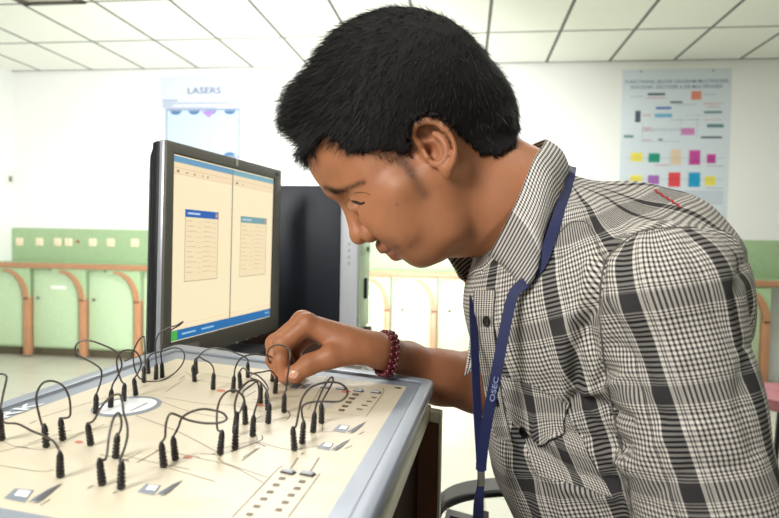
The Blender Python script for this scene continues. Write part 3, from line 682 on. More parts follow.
# ------------------------------------------------------------------ chair behind the desk with a hooped arm
m_tube = mat('chair_tube', (30, 30, 32), .3, .3); m_grey = mat('chair_grey', (150, 150, 148), .4); m_seat = mat('chair_seat', (44, 44, 48), .7)
ch = thing('chair', 'grey plastic chair with black tubular hoop behind the desk corner', 'chair', (0, 0, 0))
zc = 1.0
hoop = [W(430, 560, zc - .05), W(437, 518, zc - .04), W(445, 506, zc - .02), W(462, 498.5, zc), W(485, 494.5, zc + .02), W(510, 493, zc + .02), W(545, 493, zc + .02), W(580, 500, zc), W(592, 540, zc - .03)]
tube('hoop', spline(hoop, 8), .0062, m_tube, ch, 10)
h2 = [p + np.array((0, .012, .011)) for p in hoop]
V = []; F = []; sp1 = spline(hoop, 8)
for p in sp1: V += [p + np.array((0, .004, .004)), p + np.array((0, .022, .018)), p + np.array((0, .026, .014)), p + np.array((0, .008, -.002))]
for i in range(len(sp1) - 1):
    for q in range(4): F.append((i * 4 + q, i * 4 + (q + 1) % 4, i * 4 + 4 + (q + 1) % 4, i * 4 + 4 + q))
F += [(0, 1, 2, 3), tuple(len(sp1) * 4 - 4 + q for q in (3, 2, 1, 0))]
mesh_obj('back_rim', V, F, m_grey, ch, 60)
x0, y0 = hoop[4][0] - .17, hoop[4][1] + .0
box('seat', (x0, y0 - .03, .43), (.40, 0, 0), (0, .38, 0), (0, 0, .035), m_seat, ch, .012, 3)
for sx_, sy_ in ((0, 0), (1, 0), (0, 1), (1, 1)):
    tube('leg', [(x0 + .02 + .36 * sx_, y0 - .01 + .34 * sy_, .432), (x0 + .36 * sx_ + .02, y0 - .03 + .38 * sy_, .003)], .011, m_tube, ch)
for e_ in (hoop[0], hoop[-1]): tube('upright', [e_, (e_[0] * .9 + (x0 + .2) * .1, y0 + .12, .45)], .009, m_tube, ch)
adopt(ch)
# ================================================================== SDF SCULPTING (camera coordinates in mm: x right, y down, z away)
def pt(px, py, w=0.0, Z0=600.0):
    Z = Z0 + w; return np.array(((px - CX) / FPX * Z, (py - CY) / FPX * Z, Z))
def cap(a, b, ra, rb=None):
    a = np.array(a, float); b = np.array(b, float); rb = ra if rb is None else rb; ba = b - a; L2_ = max(np.dot(ba, ba), 1e-9)
    def f(P):
        pa = P - a; h = np.clip(pa @ ba / L2_, 0, 1); d = pa - h[:, None] * ba
        return np.sqrt(np.einsum('ij,ij->i', d, d)) - (ra + (rb - ra) * h)
    return f
def ell(c, r, A=None):
    c = np.array(c, float); r = np.array(r, float)
    A = np.eye(3) if A is None else np.array(A, float)
    def f(P):
        q = (P - c) @ A.T; k0 = np.sqrt((((q / r) ** 2)).sum(1)); k1 = np.sqrt(((q / (r * r)) ** 2).sum(1))
        return k0 * (k0 - 1) / np.maximum(k1, 1e-9)
    return f
def sph(c, r): return ell(c, (r, r, r))
def ax2(dx, dy):
    """rows: in-plane axis (dx,dy), its in-plane normal, depth"""
    n = math.hypot(dx, dy); dx /= n; dy /= n; return [(dx, dy, 0), (-dy, dx, 0), (0, 0, 1)]
def smin(a, b, k):
    if k <= 0: return np.minimum(a, b)
    h = np.clip(.5 + .5 * (b - a) / k, 0, 1); return b * (1 - h) + a * h - k * h * (1 - h)
def smax(a, b, k): return -smin(-a, -b, k)
class Body:
    def __init__(s): s.ops = []
    def u(s, f, k=6.0): s.ops.append(('u', f, k))
    def s(s, f, k=3.0): s.ops.append(('s', f, k))
    def __call__(s, P):
        d = None
        for o, f, k in s.ops:
            v = f(P)
            d = v if d is None else (smin(d, v, k) if o == 'u' else smax(d, -v, k))
        return d
def sample(fn, lo, hi, h, groups=None):
    """block sparse sampling of a distance function, then surface nets"""
    lo = np.array(lo, float); hi = np.array(hi, float); n = 16
    nb = np.ceil((hi - lo) / (h * n)).astype(int); N = nb * n
    D = np.empty(N, np.float32)
    bi = np.stack(np.meshgrid(*[np.arange(k) for k in nb], indexing='ij'), -1).reshape(-1, 3)
    cen_ = lo + (bi * n + n / 2 - .5) * h; rad_ = h * n * .5 * 1.74
    dc = fn(cen_)
    g = np.stack(np.meshgrid(*[np.arange(n)] * 3, indexing='ij'), -1).reshape(-1, 3) * h
    act = np.abs(dc) < rad_ * 1.35
    for i in np.where(~act)[0]:
        x, y, z = bi[i] * n; D[x:x + n, y:y + n, z:z + n] = dc[i]
    ids = np.where(act)[0]
    for i0 in range(0, len(ids), 12):
        sub = ids[i0:i0 + 12]
        P = (lo + bi[sub] * n * h)[:, None, :] + g[None]
        v = fn(P.reshape(-1, 3)).reshape(len(sub), n, n, n)
        for j, i in enumerate(sub):
            x, y, z = bi[i] * n; D[x:x + n, y:y + n, z:z + n] = v[j]
    return nets(D, lo, h)
def nets(D, lo, h):
    s = D < 0
    a = s[:-1, :-1, :-1]; allv = a.copy(); anyv = a.copy()
    for dx in (0, 1):
        for dy in (0, 1):
            for dz in (0, 1):
                q = s[dx:s.shape[0] - 1 + dx, dy:s.shape[1] - 1 + dy, dz:s.shape[2] - 1 + dz]; allv &= q; anyv |= q
    act = anyv & ~allv; idx = np.argwhere(act)
    vid = np.full(act.shape, -1, np.int32); vid[act] = np.arange(len(idx))
    c = [(i, j, k) for i in (0, 1) for j in (0, 1) for k in (0, 1)]
    val = {k: D[idx[:, 0] + k[0], idx[:, 1] + k[1], idx[:, 2] + k[2]] for k in c}
    acc = np.zeros((len(idx), 3)); cnt = np.zeros(len(idx))
    for p in c:
        for ax in range(3):
            if p[ax]: continue
            q = tuple(p[i] + (1 if i == ax else 0) for i in range(3)); va, vb = val[p], val[q]
            m = (va < 0) != (vb < 0); t = np.where(m, va / np.where(m, va - vb, 1), 0)
            for i in range(3): acc[:, i] += np.where(m, p[i] + (t if i == ax else 0), 0)
            cnt += m
    V = lo + (idx + acc / cnt[:, None]) * h
    F = []
    for ax in range(3):
        o1, o2 = [(1, 2), (2, 0), (0, 1)][ax]
        sl0 = [slice(1, -1)] * 3; sl0[ax] = slice(0, -1); sl1 = list(sl0); sl1[ax] = slice(1, None)
        A, B = s[tuple(sl0)], s[tuple(sl1)]; e = np.argwhere(A != B)
        base = e.copy(); base[:, o1] += 1; base[:, o2] += 1
        def g(d1, d2):
            q = base.copy(); q[:, o1] += d1; q[:, o2] += d2; return vid[q[:, 0], q[:, 1], q[:, 2]]
        f = np.stack([g(-1, -1), g(0, -1), g(0, 0), g(-1, 0)], 1)
        fl = ~A[e[:, 0], e[:, 1], e[:, 2]]
        f[fl] = f[fl][:, ::-1]; F.append(f)
    F = np.concatenate(F); return V, F[(F >= 0).all(1)]
def vnormals(V, F):
    a = V[F[:, 2]] - V[F[:, 0]]; b = V[F[:, 3]] - V[F[:, 1]]; n = np.cross(a, b); N = np.zeros_like(V)
    for k in range(4): np.add.at(N, F[:, k], n)
    return N / np.maximum(np.linalg.norm(N, axis=1), 1e-12)[:, None]
def w_of(V): return c2w(np.asarray(V) * .001)
def np_mesh(name, Vmm, F, m, parent=None, uv=None, tone=None):
    me = bpy.data.meshes.new(name); V = w_of(Vmm); F = np.asarray(F, np.int32); k = F.shape[1]
    me.vertices.add(len(V)); me.vertices.foreach_set('co', V.astype(np.float32).ravel())
    me.loops.add(F.size); me.loops.foreach_set('vertex_index', F.ravel())
    me.polygons.add(len(F)); me.polygons.foreach_set('loop_start', np.arange(len(F), dtype=np.int32) * k)
    me.polygons.foreach_set('loop_total', np.full(len(F), k, np.int32)); me.polygons.foreach_set('use_smooth', np.ones(len(F), bool))
    if uv is not None:
        l = me.uv_layers.new(name='cloth'); l.data.foreach_set('uv', np.asarray(uv, np.float32)[F.ravel()].ravel())
    if tone is not None:
        at = me.attributes.new('tone', 'FLOAT_COLOR', 'POINT'); c = np.ones((len(V), 4), np.float32); c[:, :3] = tone; at.data.foreach_set('color', c.ravel())
    me.update(calc_edges=True); me.validate()
    me.materials.append(m); o = bpy.data.objects.new(name, me); COL.objects.link(o)
    if parent: o.parent = parent
    return o
def proj(V): return np.stack([CX + V[:, 0] / V[:, 2] * FPX, CY + V[:, 1] / V[:, 2] * FPX], 1)
def seg_d(p, a, b):
    a = np.array(a, float); b = np.array(b, float); ba = b - a; h = np.clip(((p - a) @ ba) / max(ba @ ba, 1e-9), 0, 1)
    return np.linalg.norm(p - a - h[:, None] * ba, axis=1)
def poly_d(p, pts):
    """distance to an open polyline"""
    d = None
    for a, b in zip(pts[:-1], pts[1:]):
        q = seg_d(p, a, b); d = q if d is None else np.minimum(d, q)
    return d
def in_poly(p, pts):
    x, y = p[:, 0], p[:, 1]; r = np.zeros(len(p), bool); n = len(pts)
    for i in range(n):
        (x1, y1), (x2, y2) = pts[i], pts[(i + 1) % n]
        if y1 == y2: continue
        m = ((y1 > y) != (y2 > y)) & (x < (x2 - x1) * (y - y1) / (y2 - y1) + x1); r ^= m
    return r
def sd_poly(p, pts):
    d = poly_d(p, list(pts) + [pts[0]]); return np.where(in_poly(p, pts), -d, d)
# ================================================================== PERSON
Z0 = 600.0
SAG = lambda q: np.array((q[0], q[1], 2 * Z0 - q[2]))
def mk(px, py, a): return pt(px, py, -a)
hd = Body()
def sym_cap(p, q, ra, rb, k, o='u'):
    for f in (cap(p, q, ra, rb), cap(SAG(p), SAG(q), ra, rb)): (hd.u if o == 'u' else hd.s)(f, k)
def sym_ell(c, r, A, k, o='u'):
    A = np.eye(3) if A is None else np.array(A, float)
    for f in (ell(c, r, A), ell(SAG(c), r, A * np.array((1, 1, -1)))): (hd.u if o == 'u' else hd.s)(f, k)
A_sk = ax2(.74, -.67)
hd.u(ell(pt(402, 116), (92, 90, 74), A_sk), 0)
hd.u(ell(pt(361, 150), (52.5, 52, 58), A_sk), 18)
hd.u(ell(pt(468, 112), (40, 46, 50), A_sk), 14)
Dn, Fw = (.73, .68), (-.68, .73)
A_fc = ax2(*Dn)
hd.u(ell(pt(390, 198), (62, 33, 54), A_fc), 16)
hd.u(cap(pt(333, 188, -14), pt(333, 188, 14), 6.5, 6.5), 8)
sym_cap(mk(335, 188.5, 14), mk(354, 181, 40), 6.8, 7, 9)
sym_ell(mk(386, 170, 48), (26, 24, 12.5), A_fc, 18)
sym_cap(mk(374, 212, 36), mk(402, 190, 54), 13, 11, 18)
sym_cap(mk(402, 190, 54), mk(425, 172, 60), 11, 9, 16)
sym_ell(mk(400, 222, 36), (27, 24, 22), A_fc, 16)
hd.u(ell(pt(400, 235), (24, 18, 27), A_fc), 10)
sym_cap(mk(424, 251, 9), mk(450, 226, 42), 12.5, 14, 14)
sym_cap(mk(450, 226, 42), mk(440, 182, 56), 14, 15, 14)
hd.u(ell(pt(421, 254), (13, 12, 17)), 8)
sym_ell(mk(426, 206, 40), (32, 30, 19), A_fc, 18)
sym_ell(mk(413, 246, 22), (20, 12, 14), A_fc, 16)
sym_ell(mk(432, 243, 28), (16, 13, 14), A_fc, 16)
hd.u(ell(pt(446, 220), (40, 32, 40), A_fc), 16)
hd.u(cap(pt(450, 172), pt(508, 203), 53, 55), 22)
hd.u(cap(pt(508, 203), pt(520, 213), 54, 41), 18)
# eye sockets and lids
sym_ell(mk(350, 204, 31), (13, 8.5, 14), A_fc, 6, 's')
sym_cap(mk(353, 196, 22), mk(362, 190, 40), 4.5, 5, 6)
# nose
hd.u(cap(pt(347.5, 201), pt(357.5, 229), 6.3, 8.0), 8)
hd.u(sph(pt(359.2, 235.2), 9.3), 4)
sym_ell(mk(369.0, 232.0, 13.5), (9.8, 9.4, 7.8), A_fc, 2.6)
sym_ell(mk(365.5, 241.5, 7.5), (4.6, 2.4, 2.6), ax2(.9, .25), 2, 's')
# lips
hd.u(cap(pt(380.5, 245.0), pt(385.5, 248.6), 5.0, 4.0), 7)
sym_cap(mk(384.5, 248.5, 2), mk(399, 245.5, 21), 4.2, 3.0, 6)
hd.u(sph(pt(396, 254.3), 5.4), 5)
sym_cap(mk(396, 254.1, 3), mk(402, 249.0, 19), 5.2, 3.2, 5)
hd.s(cap(pt(383.5, 253.2), pt(392, 251.6), 1.0), 1.6)
sym_cap(mk(384, 253, 2), mk(392, 250.5, 14), .9, .9, 1.6, 's')
sym_cap(mk(392, 250.5, 14), mk(398, 248.2, 21), .7, .4, 2.5, 's')
# eyeballs under the lids (upper lid), a thin opening below
sym_ell(mk(363.5, 199.5, 31), (12.2, 12.2, 12.2), None, 2.5)
sym_cap(mk(352.5, 205.5, 26), mk(356, 207.5, 38), 5.0, 4.6, 3)
# ears
EW = 73
ear_pts = [(427, 151, 70), (419, 143, 73), (414.5, 134, 76), (416, 126, 80), (423, 121.8, 82), (433, 122, 84), (442, 127, 86), (449, 136, 87), (453, 147, 87), (454, 158, 86), (450.5, 167, 83)]
sym_ell(mk(434, 146, 67), (14, 26, 6.5), ax2(.93, -.37), 4)
ep = spline(ear_pts, 3)
for a_, b_ in zip(ep[:-1], ep[1:]): sym_cap(mk(*a_), mk(*b_), 3.0, 3.0, 1.5)
sym_ell(mk(446, 168, 78), (6.5, 9, 4.5), ax2(.9, -.4), 4)
sym_ell(mk(432.5, 151, 80), (7.8, 11.5, 14), ax2(.93, -.37), 2, 's')
sym_ell(mk(427.5, 132.8, 82), (10.5, 6.2, 13), ax2(.95, -.05), 2, 's')
sym_ell(mk(447.5, 142, 88), (3.2, 10, 6), ax2(.9, -.4), 1.5, 's')
ah = spline([(434, 134, 76), (441, 138, 80), (446.5, 147, 82), (446, 157, 81), (439, 164, 78), (432, 163.5, 74)], 3)
for a_, b_ in zip(ah[:-1], ah[1:]): sym_cap(mk(*a_), mk(*b_), 2.6, 2.6, 2.0)
sym_cap(mk(426, 153, 72), mk(427.5, 158, 73), 3.4, 3.2, 2.5)
sym_ell(mk(430.5, 150, 74), (3.6, 4.2, 12), None, 1.5, 's')
# arms and hand ----------------------------------------------------
def P3(px, py, Z): return np.array(((px - CX) / FPX * Z, (py - CY) / FPX * Z, Z))
ar = Body()
ar.u(cap(P3(586, 290, 775), P3(556, 402, 800), 46, 38), 0)
ar.u(cap(P3(556, 402, 800), P3(480, 382, 776), 38, 37), 14)
ar.u(cap(P3(480, 382, 776), P3(440, 377.0, 752), 37, 31.5), 14)
ar.u(cap(P3(440, 377.0, 752), P3(408, 359.8, 728), 31.0, 20), 14)
ar.u(cap(P3(408, 359.8, 728), P3(386, 352.6, 692), 20, 17.8), 10)
ar.u(cap(P3(386, 352.8, 690), P3(376, 350.0, 682), 18.3, 17.6), 8)
# palm
ar.u(cap(P3(377, 350, 676), P3(309, 325.5, 670), 17.0, 11.5), 8)
ar.u(cap(P3(377, 350, 684), P3(305, 323, 687), 17.0, 11.5), 8)
ar.u(cap(P3(377, 351, 692), P3(306, 326, 704), 16, 11), 8)
ar.u(cap(P3(379, 353, 698), P3(312, 333, 718), 14, 10), 8)
# thumb with its muscle
ar.u(cap(P3(364, 350.5, 668), P3(331, 356, 656), 14.0, 12.6), 10)
ar.u(cap(P3(331, 356.5, 656), P3(309, 364.5, 652), 12.2, 11), 5)
ar.u(cap(P3(309, 364.5, 652), P3(296.5, 373, 651), 10.6, 9.4), 4)
ar.u(sph(P3(295.5, 374.5, 651), 9.6), 3)
ar.u(cap(P3(350, 343, 668), P3(326, 336, 668), 12, 7), 8)
# fingers: knuckle, middle joint, end joint, tip
fing = [[(307, 324.5, 669), (282.5, 343.5, 664), (280.8, 361, 661), (284.2, 377.5, 660)],
        [(302, 322, 686), (275.5, 343.5, 683), (273.5, 360, 676), (280.5, 376, 671)],
        [(304, 326, 704), (283, 346, 701), (286, 361, 692), (293, 370, 686)],
        [(311, 333, 718), (294, 350, 715), (297, 362, 706), (303, 369, 702)]]
for j, f_ in enumerate(fing):
    r_ = [(11, 9.8, 8.4, 6.8), (11, 9.8, 8.4, 6.9), (10.6, 9.2, 8, 6.6), (9.5, 8, 7, 6)][j]
    for i in range(3): ar.u(cap(P3(*f_[i]), P3(*f_[i + 1]), r_[i], r_[i + 1]), 3.2 if i else 5)
    ar.u(sph(P3(f_[1][0] - .6, f_[1][1], f_[1][2]), r_[1] + .5), 3)
    ar.u(sph(P3(f_[0][0], f_[0][1] - 1.5, f_[0][2]), r_[0] + .3), 4)
# creases of the thumb web
ar.s(cap(P3(314, 331, 655), P3(320, 349, 655), 1.6), 3)
# left arm (mostly out of view): hangs inside the sleeve, forearm on the thigh
la = Body()
e0 = np.array((212., 27, 484)); e1_ = np.array((252., 300, 470)); e2_ = np.array((214., 398, 470))
la.u(cap(e0, e1_, 40, 36), 0); la.u(cap(e1_, e2_, 36, 22), 10); la.u(cap(e2_, e2_ + (-26, 14, 6), 20, 16), 8)
hb_ = e2_ + np.array((-26, 14, 6))
for j, dz in enumerate((-26, -9, 9, 25)):
    k0 = hb_ + np.array((-34, 22, dz)); L_ = (34, 38, 36, 28)[j]
    la.u(cap(hb_ + np.array((0, 0, dz * .5)), k0, 12, 10), 8)
    la.u(cap(k0, k0 + np.array((-L_, 12, dz * .12)), 9.5, 8.5), 3); la.u(cap(k0 + np.array((-L_, 12, dz * .12)), k0 + np.array((-L_ - 14, 32, dz * .12)), 8.3, 6.6), 3)
la.u(cap(hb_ + np.array((-2, 6, -12)), hb_ + np.array((-30, 16, -44)), 12, 10), 8); la.u(cap(hb_ + np.array((-30, 16, -44)), hb_ + np.array((-58, 26, -50)), 9.6, 8), 3)
# trunk under the clothes
tr = Body()
def Q(px, py, w=0.0): return np.array((px - CX, py - CY, 620.0 + w))
tr.u(cap(Q(556, 245), Q(606, 305), 38, 62), 0); tr.u(ell(Q(592, 322), (122, 92, 112), ax2(.45, .89)), 20); tr.u(ell(Q(630, 450), (140, 98, 118), ax2(.4, .92)), 25)
tr.u(ell(Q(690, 590), (120, 105, 130), ax2(.3, .95)), 25)
tr.u(cap(Q(610, 285, -60), e0, 52, 40), 20); tr.u(cap(Q(610, 285, 60), P3(586, 290, 775), 60, 44), 20)
GR = [(hd, (-150, -260, 500), (250, 30, 700)), (ar, (-150, 30, 600), (270, 220, 830)), (la, (30, -30, 400), (310, 460, 560)), (tr, (120, -120, 440), (440, 470, 800))]
def person_f(P):
    out = np.full(len(P), 60.0); lo_, hi_ = P.min(0), P.max(0)
    for f, a_, b_ in GR:
        a_ = np.array(a_); b_ = np.array(b_)
        m = ((P > a_ - 28) & (P < b_ + 28)).all(1)
        if m.any(): out[m] = smin(out[m], f(P[m]), 9.0)
    return out
V, F = sample(person_f, (-152, -262, 395), (445, 470, 832), 1.7)
import time
# skin tones: lips, stubble, nails stay with the skin
px_ = proj(V); near = np.where(V[:, 2] < Z0, 1, 1)
Vm = V.copy(); Vm[:, 2] = np.minimum(V[:, 2], 2 * Z0 - V[:, 2]); pm = proj(Vm)          # mirrored onto the near side
base = np.array(lin((170, 112, 76))[:3]); tone = np.tile(base, (len(V), 1))
def blend(mask, col):
    global tone
    c = np.array(lin(col)[:3]); tone = tone * (1 - mask[:, None]) + c * mask[:, None]
headm = ((V[:, 1] < 30) & (V[:, 0] < 160) & (np.abs(V[:, 2] - 600) < 110)).astype(float)
g_ = lambda d, s: np.exp(-(d / s) ** 2)
lip = np.maximum(g_(poly_d(pm, [(381, 250.5), (388, 250), (397, 247.5)]), 3.2), g_(poly_d(pm, [(391, 257), (398, 254.5)]), 4.0)) * headm
blend(np.clip(lip * .8, 0, .75), (128, 74, 60))
blend(.5 * headm * g_(poly_d(pm, [(398, 154), (407, 165), (415, 180), (424, 194)]), 6.5), (58, 42, 34))
blend(.4 * headm * g_(poly_d(pm, [(372, 148), (390, 155), (404, 162)]), 5), (58, 42, 34))
blend(.85 * headm * g_(poly_d(pm, [(325, 187.5), (330, 190), (336, 191.8)]), 3.4), (34, 24, 20))
blend(.6 * headm * g_(poly_d(pm, [(335, 191.8), (343, 190), (353, 186), (363, 182.5)]), 2.4), (44, 30, 24))
blend(.30 * headm * g_(poly_d(pm, [(371, 246), (381, 242), (392, 241)]), 4.5), (88, 62, 48))
blend(.22 * headm * g_(poly_d(pm, [(412, 262), (424, 262), (440, 254)]), 7), (88, 62, 48))
blend(.55 * headm * g_(np.linalg.norm(pm - np.array((397, 204.5)), axis=1), 1.5), (84, 46, 36))
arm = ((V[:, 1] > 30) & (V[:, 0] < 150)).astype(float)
blend(np.clip((px_[:, 0] - 345) / 70, 0, 1) * arm * .55, (128, 78, 52))  # forearm darkened to the right, its shade put into the skin colour
blend(.5 * arm * g_(np.linalg.norm(px_ - np.array((285, 378)), axis=1), 9), (196, 134, 100))
m_skin = bpy.data.materials.new('skin'); m_skin.use_nodes = True
nt = m_skin.node_tree; b = nt.nodes['Principled BSDF']; at = nt.nodes.new('ShaderNodeAttribute'); at.attribute_name = 'tone'
tc = nt.nodes.new('ShaderNodeTexCoord'); n1 = nt.nodes.new('ShaderNodeTexNoise'); n1.inputs['Scale'].default_value = 60; n1.inputs['Detail'].default_value = 5
nt.links.new(tc.outputs['Object'], n1.inputs['Vector'])
mr = nt.nodes.new('ShaderNodeMapRange'); mr.inputs['To Min'].default_value = .86; mr.inputs['To Max'].default_value = 1.12; nt.links.new(n1.outputs['Fac'], mr.inputs['Value'])
mx = nt.nodes.new('ShaderNodeMix'); mx.data_type = 'RGBA'; mx.blend_type = 'MULTIPLY'; mx.inputs['Factor'].default_value = 1
nt.links.new(at.outputs['Color'], mx.inputs['A']); nt.links.new(mr.outputs['Result'], mx.inputs['B']); nt.links.new(mx.outputs['Result'], b.inputs['Base Color'])
b.inputs['Roughness'].default_value = .5; b.inputs['Specular IOR Level'].default_value = .45
b.inputs['Subsurface Weight'].default_value = .12; b.inputs['Subsurface Radius'].default_value = (.012, .004, .002); b.inputs['Subsurface Scale'].default_value = .25
n2 = nt.nodes.new('ShaderNodeTexNoise'); n2.inputs['Scale'].default_value = 700; nt.links.new(tc.outputs['Object'], n2.inputs['Vector'])
bp = nt.nodes.new('ShaderNodeBump'); bp.inputs['Strength'].default_value = .12; bp.inputs['Distance'].default_value = .001
nt.links.new(n2.outputs['Fac'], bp.inputs['Height']); nt.links.new(bp.outputs['Normal'], b.inputs['Normal'])
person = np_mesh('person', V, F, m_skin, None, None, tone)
tag(person, 'man in checked shirt and blue lanyard bending over the trainer board, pinching a plug', 'person')
SKIN = (V, F)
# ------------------------------------------------------------------ hair
hs = Body()
hs.u(ell(pt(402, 112), (99, 101, 80), A_sk), 0)
hs.u(ell(pt(318, 114), (37, 36, 52)), 16)
hs.u(ell(pt(492, 128), (24, 27, 54)), 14)
hairline = [(250, 163), (289, 157), (303, 158), (311, 154), (319, 145), (328, 137), (338, 144), (347, 152), (358, 154), (370, 151), (384, 150), (395, 151), (403, 154.5), (410, 155),
            (411.5, 148), (409, 136), (412, 124), (420, 117), (432, 115), (446, 120), (457, 131), (470, 143), (480, 154), (493, 156.5), (503, 152.5), (514, 145.5), (530, 110), (560, -40), (250, -40)]
def hair_f(P):
    d = hs(P); q = P.copy(); q[:, 2] = np.minimum(P[:, 2], 2 * Z0 - P[:, 2]); p = proj(q)
    j = np.sin(p[:, 0] * .9) * 1.1 + np.sin(p[:, 0] * .37 + p[:, 1] * .5) * 1.6
    e = sd_poly(p, hairline) * .95 + j
    lump = np.sin(P[:, 0] * .19 + P[:, 2] * .11 + P[:, 1] * .07) * np.sin(P[:, 1] * .13 - P[:, 2] * .17) * .8
    near_ = np.abs(d) < 30; o = d + 3.2 + lump
    if near_.any(): o[near_] = smin(o[near_], hd(P[near_]) - 4.5, 4)
    return smax(o, e, 3.0)
HV, HF = sample(hair_f, (-112, -255, 495), (130, -70, 705), 2.2)
HN = vnormals(HV, HF)
m_hair = mat('hair_black', (20, 16, 15), .7, var=.3, scale=220, spec=.2)
hair = np_mesh('hair', HV, HF, m_hair, person)
# strands combed forward and down over the cap
rng = np.random.default_rng(5)
def strands(P, N, dirs, length, width, seg=4, curl=.25, gravity=(0, .3, 0)):
    n = len(P); D = dirs + rng.normal(0, curl, (n, 3)); D /= np.linalg.norm(D, axis=1)[:, None]
    G = np.array(gravity); pts = [P - N * 1.5]; d = D
    for i in range(seg):
        d = d + G * .22 + rng.normal(0, .06, (n, 3)); d /= np.linalg.norm(d, axis=1)[:, None]; pts.append(pts[-1] + d * (length / seg)[:, None])
    S_ = np.cross(D, N + rng.normal(0, .5, (n, 3))); S_ /= np.maximum(np.linalg.norm(S_, axis=1), 1e-6)[:, None]
    V = []; 
    for i, p in enumerate(pts):
        wd = width * (1 - .85 * i / seg); V += [p + S_ * wd, p - S_ * wd]
    V = np.stack(V, 1); m = V.shape[1]; o = np.arange(n)[:, None] * m; F = []
    for i in range(seg): F.append(o + np.array([[2 * i, 2 * i + 1, 2 * i + 3, 2 * i + 2]]))
    return V.reshape(-1, 3), np.stack(F, 1).reshape(-1, 4)
fa = np.linalg.norm(np.cross(HV[HF[:, 2]] - HV[HF[:, 0]], HV[HF[:, 3]] - HV[HF[:, 1]]), axis=1)
pick = rng.choice(len(HF), 30000, p=fa / fa.sum()); cs = HV[HF[pick]].mean(1) + rng.normal(0, .8, (30000, 3)); cn = HN[HF[pick]].mean(1); cn /= np.linalg.norm(cn, axis=1)[:, None]
crown = pt(446, 42)
fl = cs - crown; fl /= np.linalg.norm(fl, axis=1)[:, None]
pj = proj(cs)
fwd = np.clip((370 - pj[:, 0]) / 60, 0, 1)[:, None]
fl = fl * (1 - .35 * fwd) + np.array((-.75, -.05, 0)) * .35 * fwd
fl -= cn * (fl * cn).sum(1)[:, None]; fl /= np.maximum(np.linalg.norm(fl, axis=1), 1e-6)[:, None]
lift = (.30 + .35 * fwd[:, 0])[:, None]
ln_ = 9 + 6 * np.clip((430 - pj[:, 0]) / 120, 0, 1) + rng.uniform(-2, 3, len(cs))
low = np.clip((pj[:, 1] - 120) / 30, 0, 1) * (pj[:, 0] > 340); ln_ = ln_ * (1 - .5 * low)
SV, SF = strands(cs, cn, fl + cn * lift, ln_, .34, 4, .22)
m_str = mat('hair_strands', (22, 18, 16), .55, var=.35, scale=400, spec=.28)
st_ = np_mesh('hair_strands', SV, SF, m_str, hair); st_['kind'] = 'stuff'
from mathutils.bvhtree import BVHTree
def bvh(V, F): return BVHTree.FromPolygons([tuple(v) for v in V], [tuple(int(i) for i in f) for f in F])
hm_ = (SKIN[0][:, 1] < 20)
hf_ = SKIN[1][hm_[SKIN[1]].all(1)]; rem = np.cumsum(hm_) - 1
face_bvh = bvh(SKIN[0][hm_], rem[hf_])
def hit(tree, px, py):
    d = Vector(((px - CX) / FPX, (py - CY) / FPX, 1.0)).normalized(); r = tree.ray_cast(Vector((0, 0, 0)), d)
    return (np.array(r[0]), np.array(r[1])) if r[0] is not None else (None, None)
def grow(name, zone, n, dirn, length, width, m, spread=2.0, curl=.2):
    P = []; N_ = []
    for _ in range(n):
        t_ = rng.uniform(0, 1); pl = np.array(zone, float); i = min(int(t_ * (len(pl) - 1)), len(pl) - 2); f = t_ * (len(pl) - 1) - i
        c_ = pl[i] * (1 - f) + pl[i + 1] * f; sp_ = c_[2] if len(c_) > 2 else spread
        h_, n_ = hit(face_bvh, c_[0] + rng.normal(0, sp_), c_[1] + rng.normal(0, sp_ * .6))
        if h_ is None: continue
        P.append(h_); N_.append(n_)
    P = np.array(P); N_ = np.array(N_); flip = (N_ * P).sum(1) > 0; N_[flip] *= -1
    d = np.array(dirn)[None] * np.ones_like(P); d = d - N_ * (d * N_).sum(1)[:, None] + N_ * .25
    far_ = P.copy(); far_[:, 2] = 2 * Z0 - P[:, 2]; Nf = N_ * np.array((1, 1, -1)); df = d * np.array((1, 1, -1))
    P = np.concatenate([P, far_]); N_ = np.concatenate([N_, Nf]); d = np.concatenate([d, df]); keep = np.ones(len(P), bool)
    V, F = strands(P[keep], N_[keep], d[keep], np.full(keep.sum(), length) * rng.uniform(.7, 1.2, keep.sum()), width, 3, curl, (0, 0, 0))
    o = np_mesh(name, V, F, m, person); o['kind'] = 'stuff'; return o
grow('eyebrow', [(329.5, 189.5, 1.6), (332, 191, 2.0), (336, 192, 2.0), (342, 190, 1.8), (352, 186, 1.4), (362, 182.5, 1.1)], 520, (.8, -.4, 0), 5.5, .22, m_str)
grow('sideburn', [(394, 152, 4), (401, 158, 4.5), (407, 166, 3.5), (412, 174, 2.4)], 800, (.35, .9, 0), 5.5, .13, m_str)
grow('sideburn', [(372, 150, 3), (386, 154, 4), (398, 161, 3.5)], 600, (.3, .9, 0), 6.5, .14, m_str)
# eyelashes and a sliver of the eye
m_eye = mat('eye_dark', (42, 28, 24), .2); m_ew = mat('eye_white', (196, 178, 164), .25)
def surf_line(name, pts, r, m, lift_=.3):
    for sgn in (0, 1):
        q = []
        for x, y in pts:
            h_, n_ = hit(face_bvh, x, y)
            if h_ is None: continue
            h_ = h_ * (1 - lift_ / 600); q.append(SAG(h_) if sgn else h_)
        if len(q) > 1:
            V, F = tube_vf(spline(q, 5), r, 6); rr = mesh_obj(name, w_of(np.array(V)), F, m, person, 60)
surf_line('eyelid_line', [(349.5, 200), (353, 201.8), (357, 203.2), (361.5, 203.5), (364.5, 202.6)], 1.05, m_eye)
0 and surf_line('eye_white', [(353, 203.4), (357, 204.8), (361, 204.8)], .55, m_ew)
surf_line('eyelid_crease', [(354, 193.5), (359, 192.5), (365, 192.8), (370, 195)], .35, mat('lid_crease', (110, 66, 46), .5))
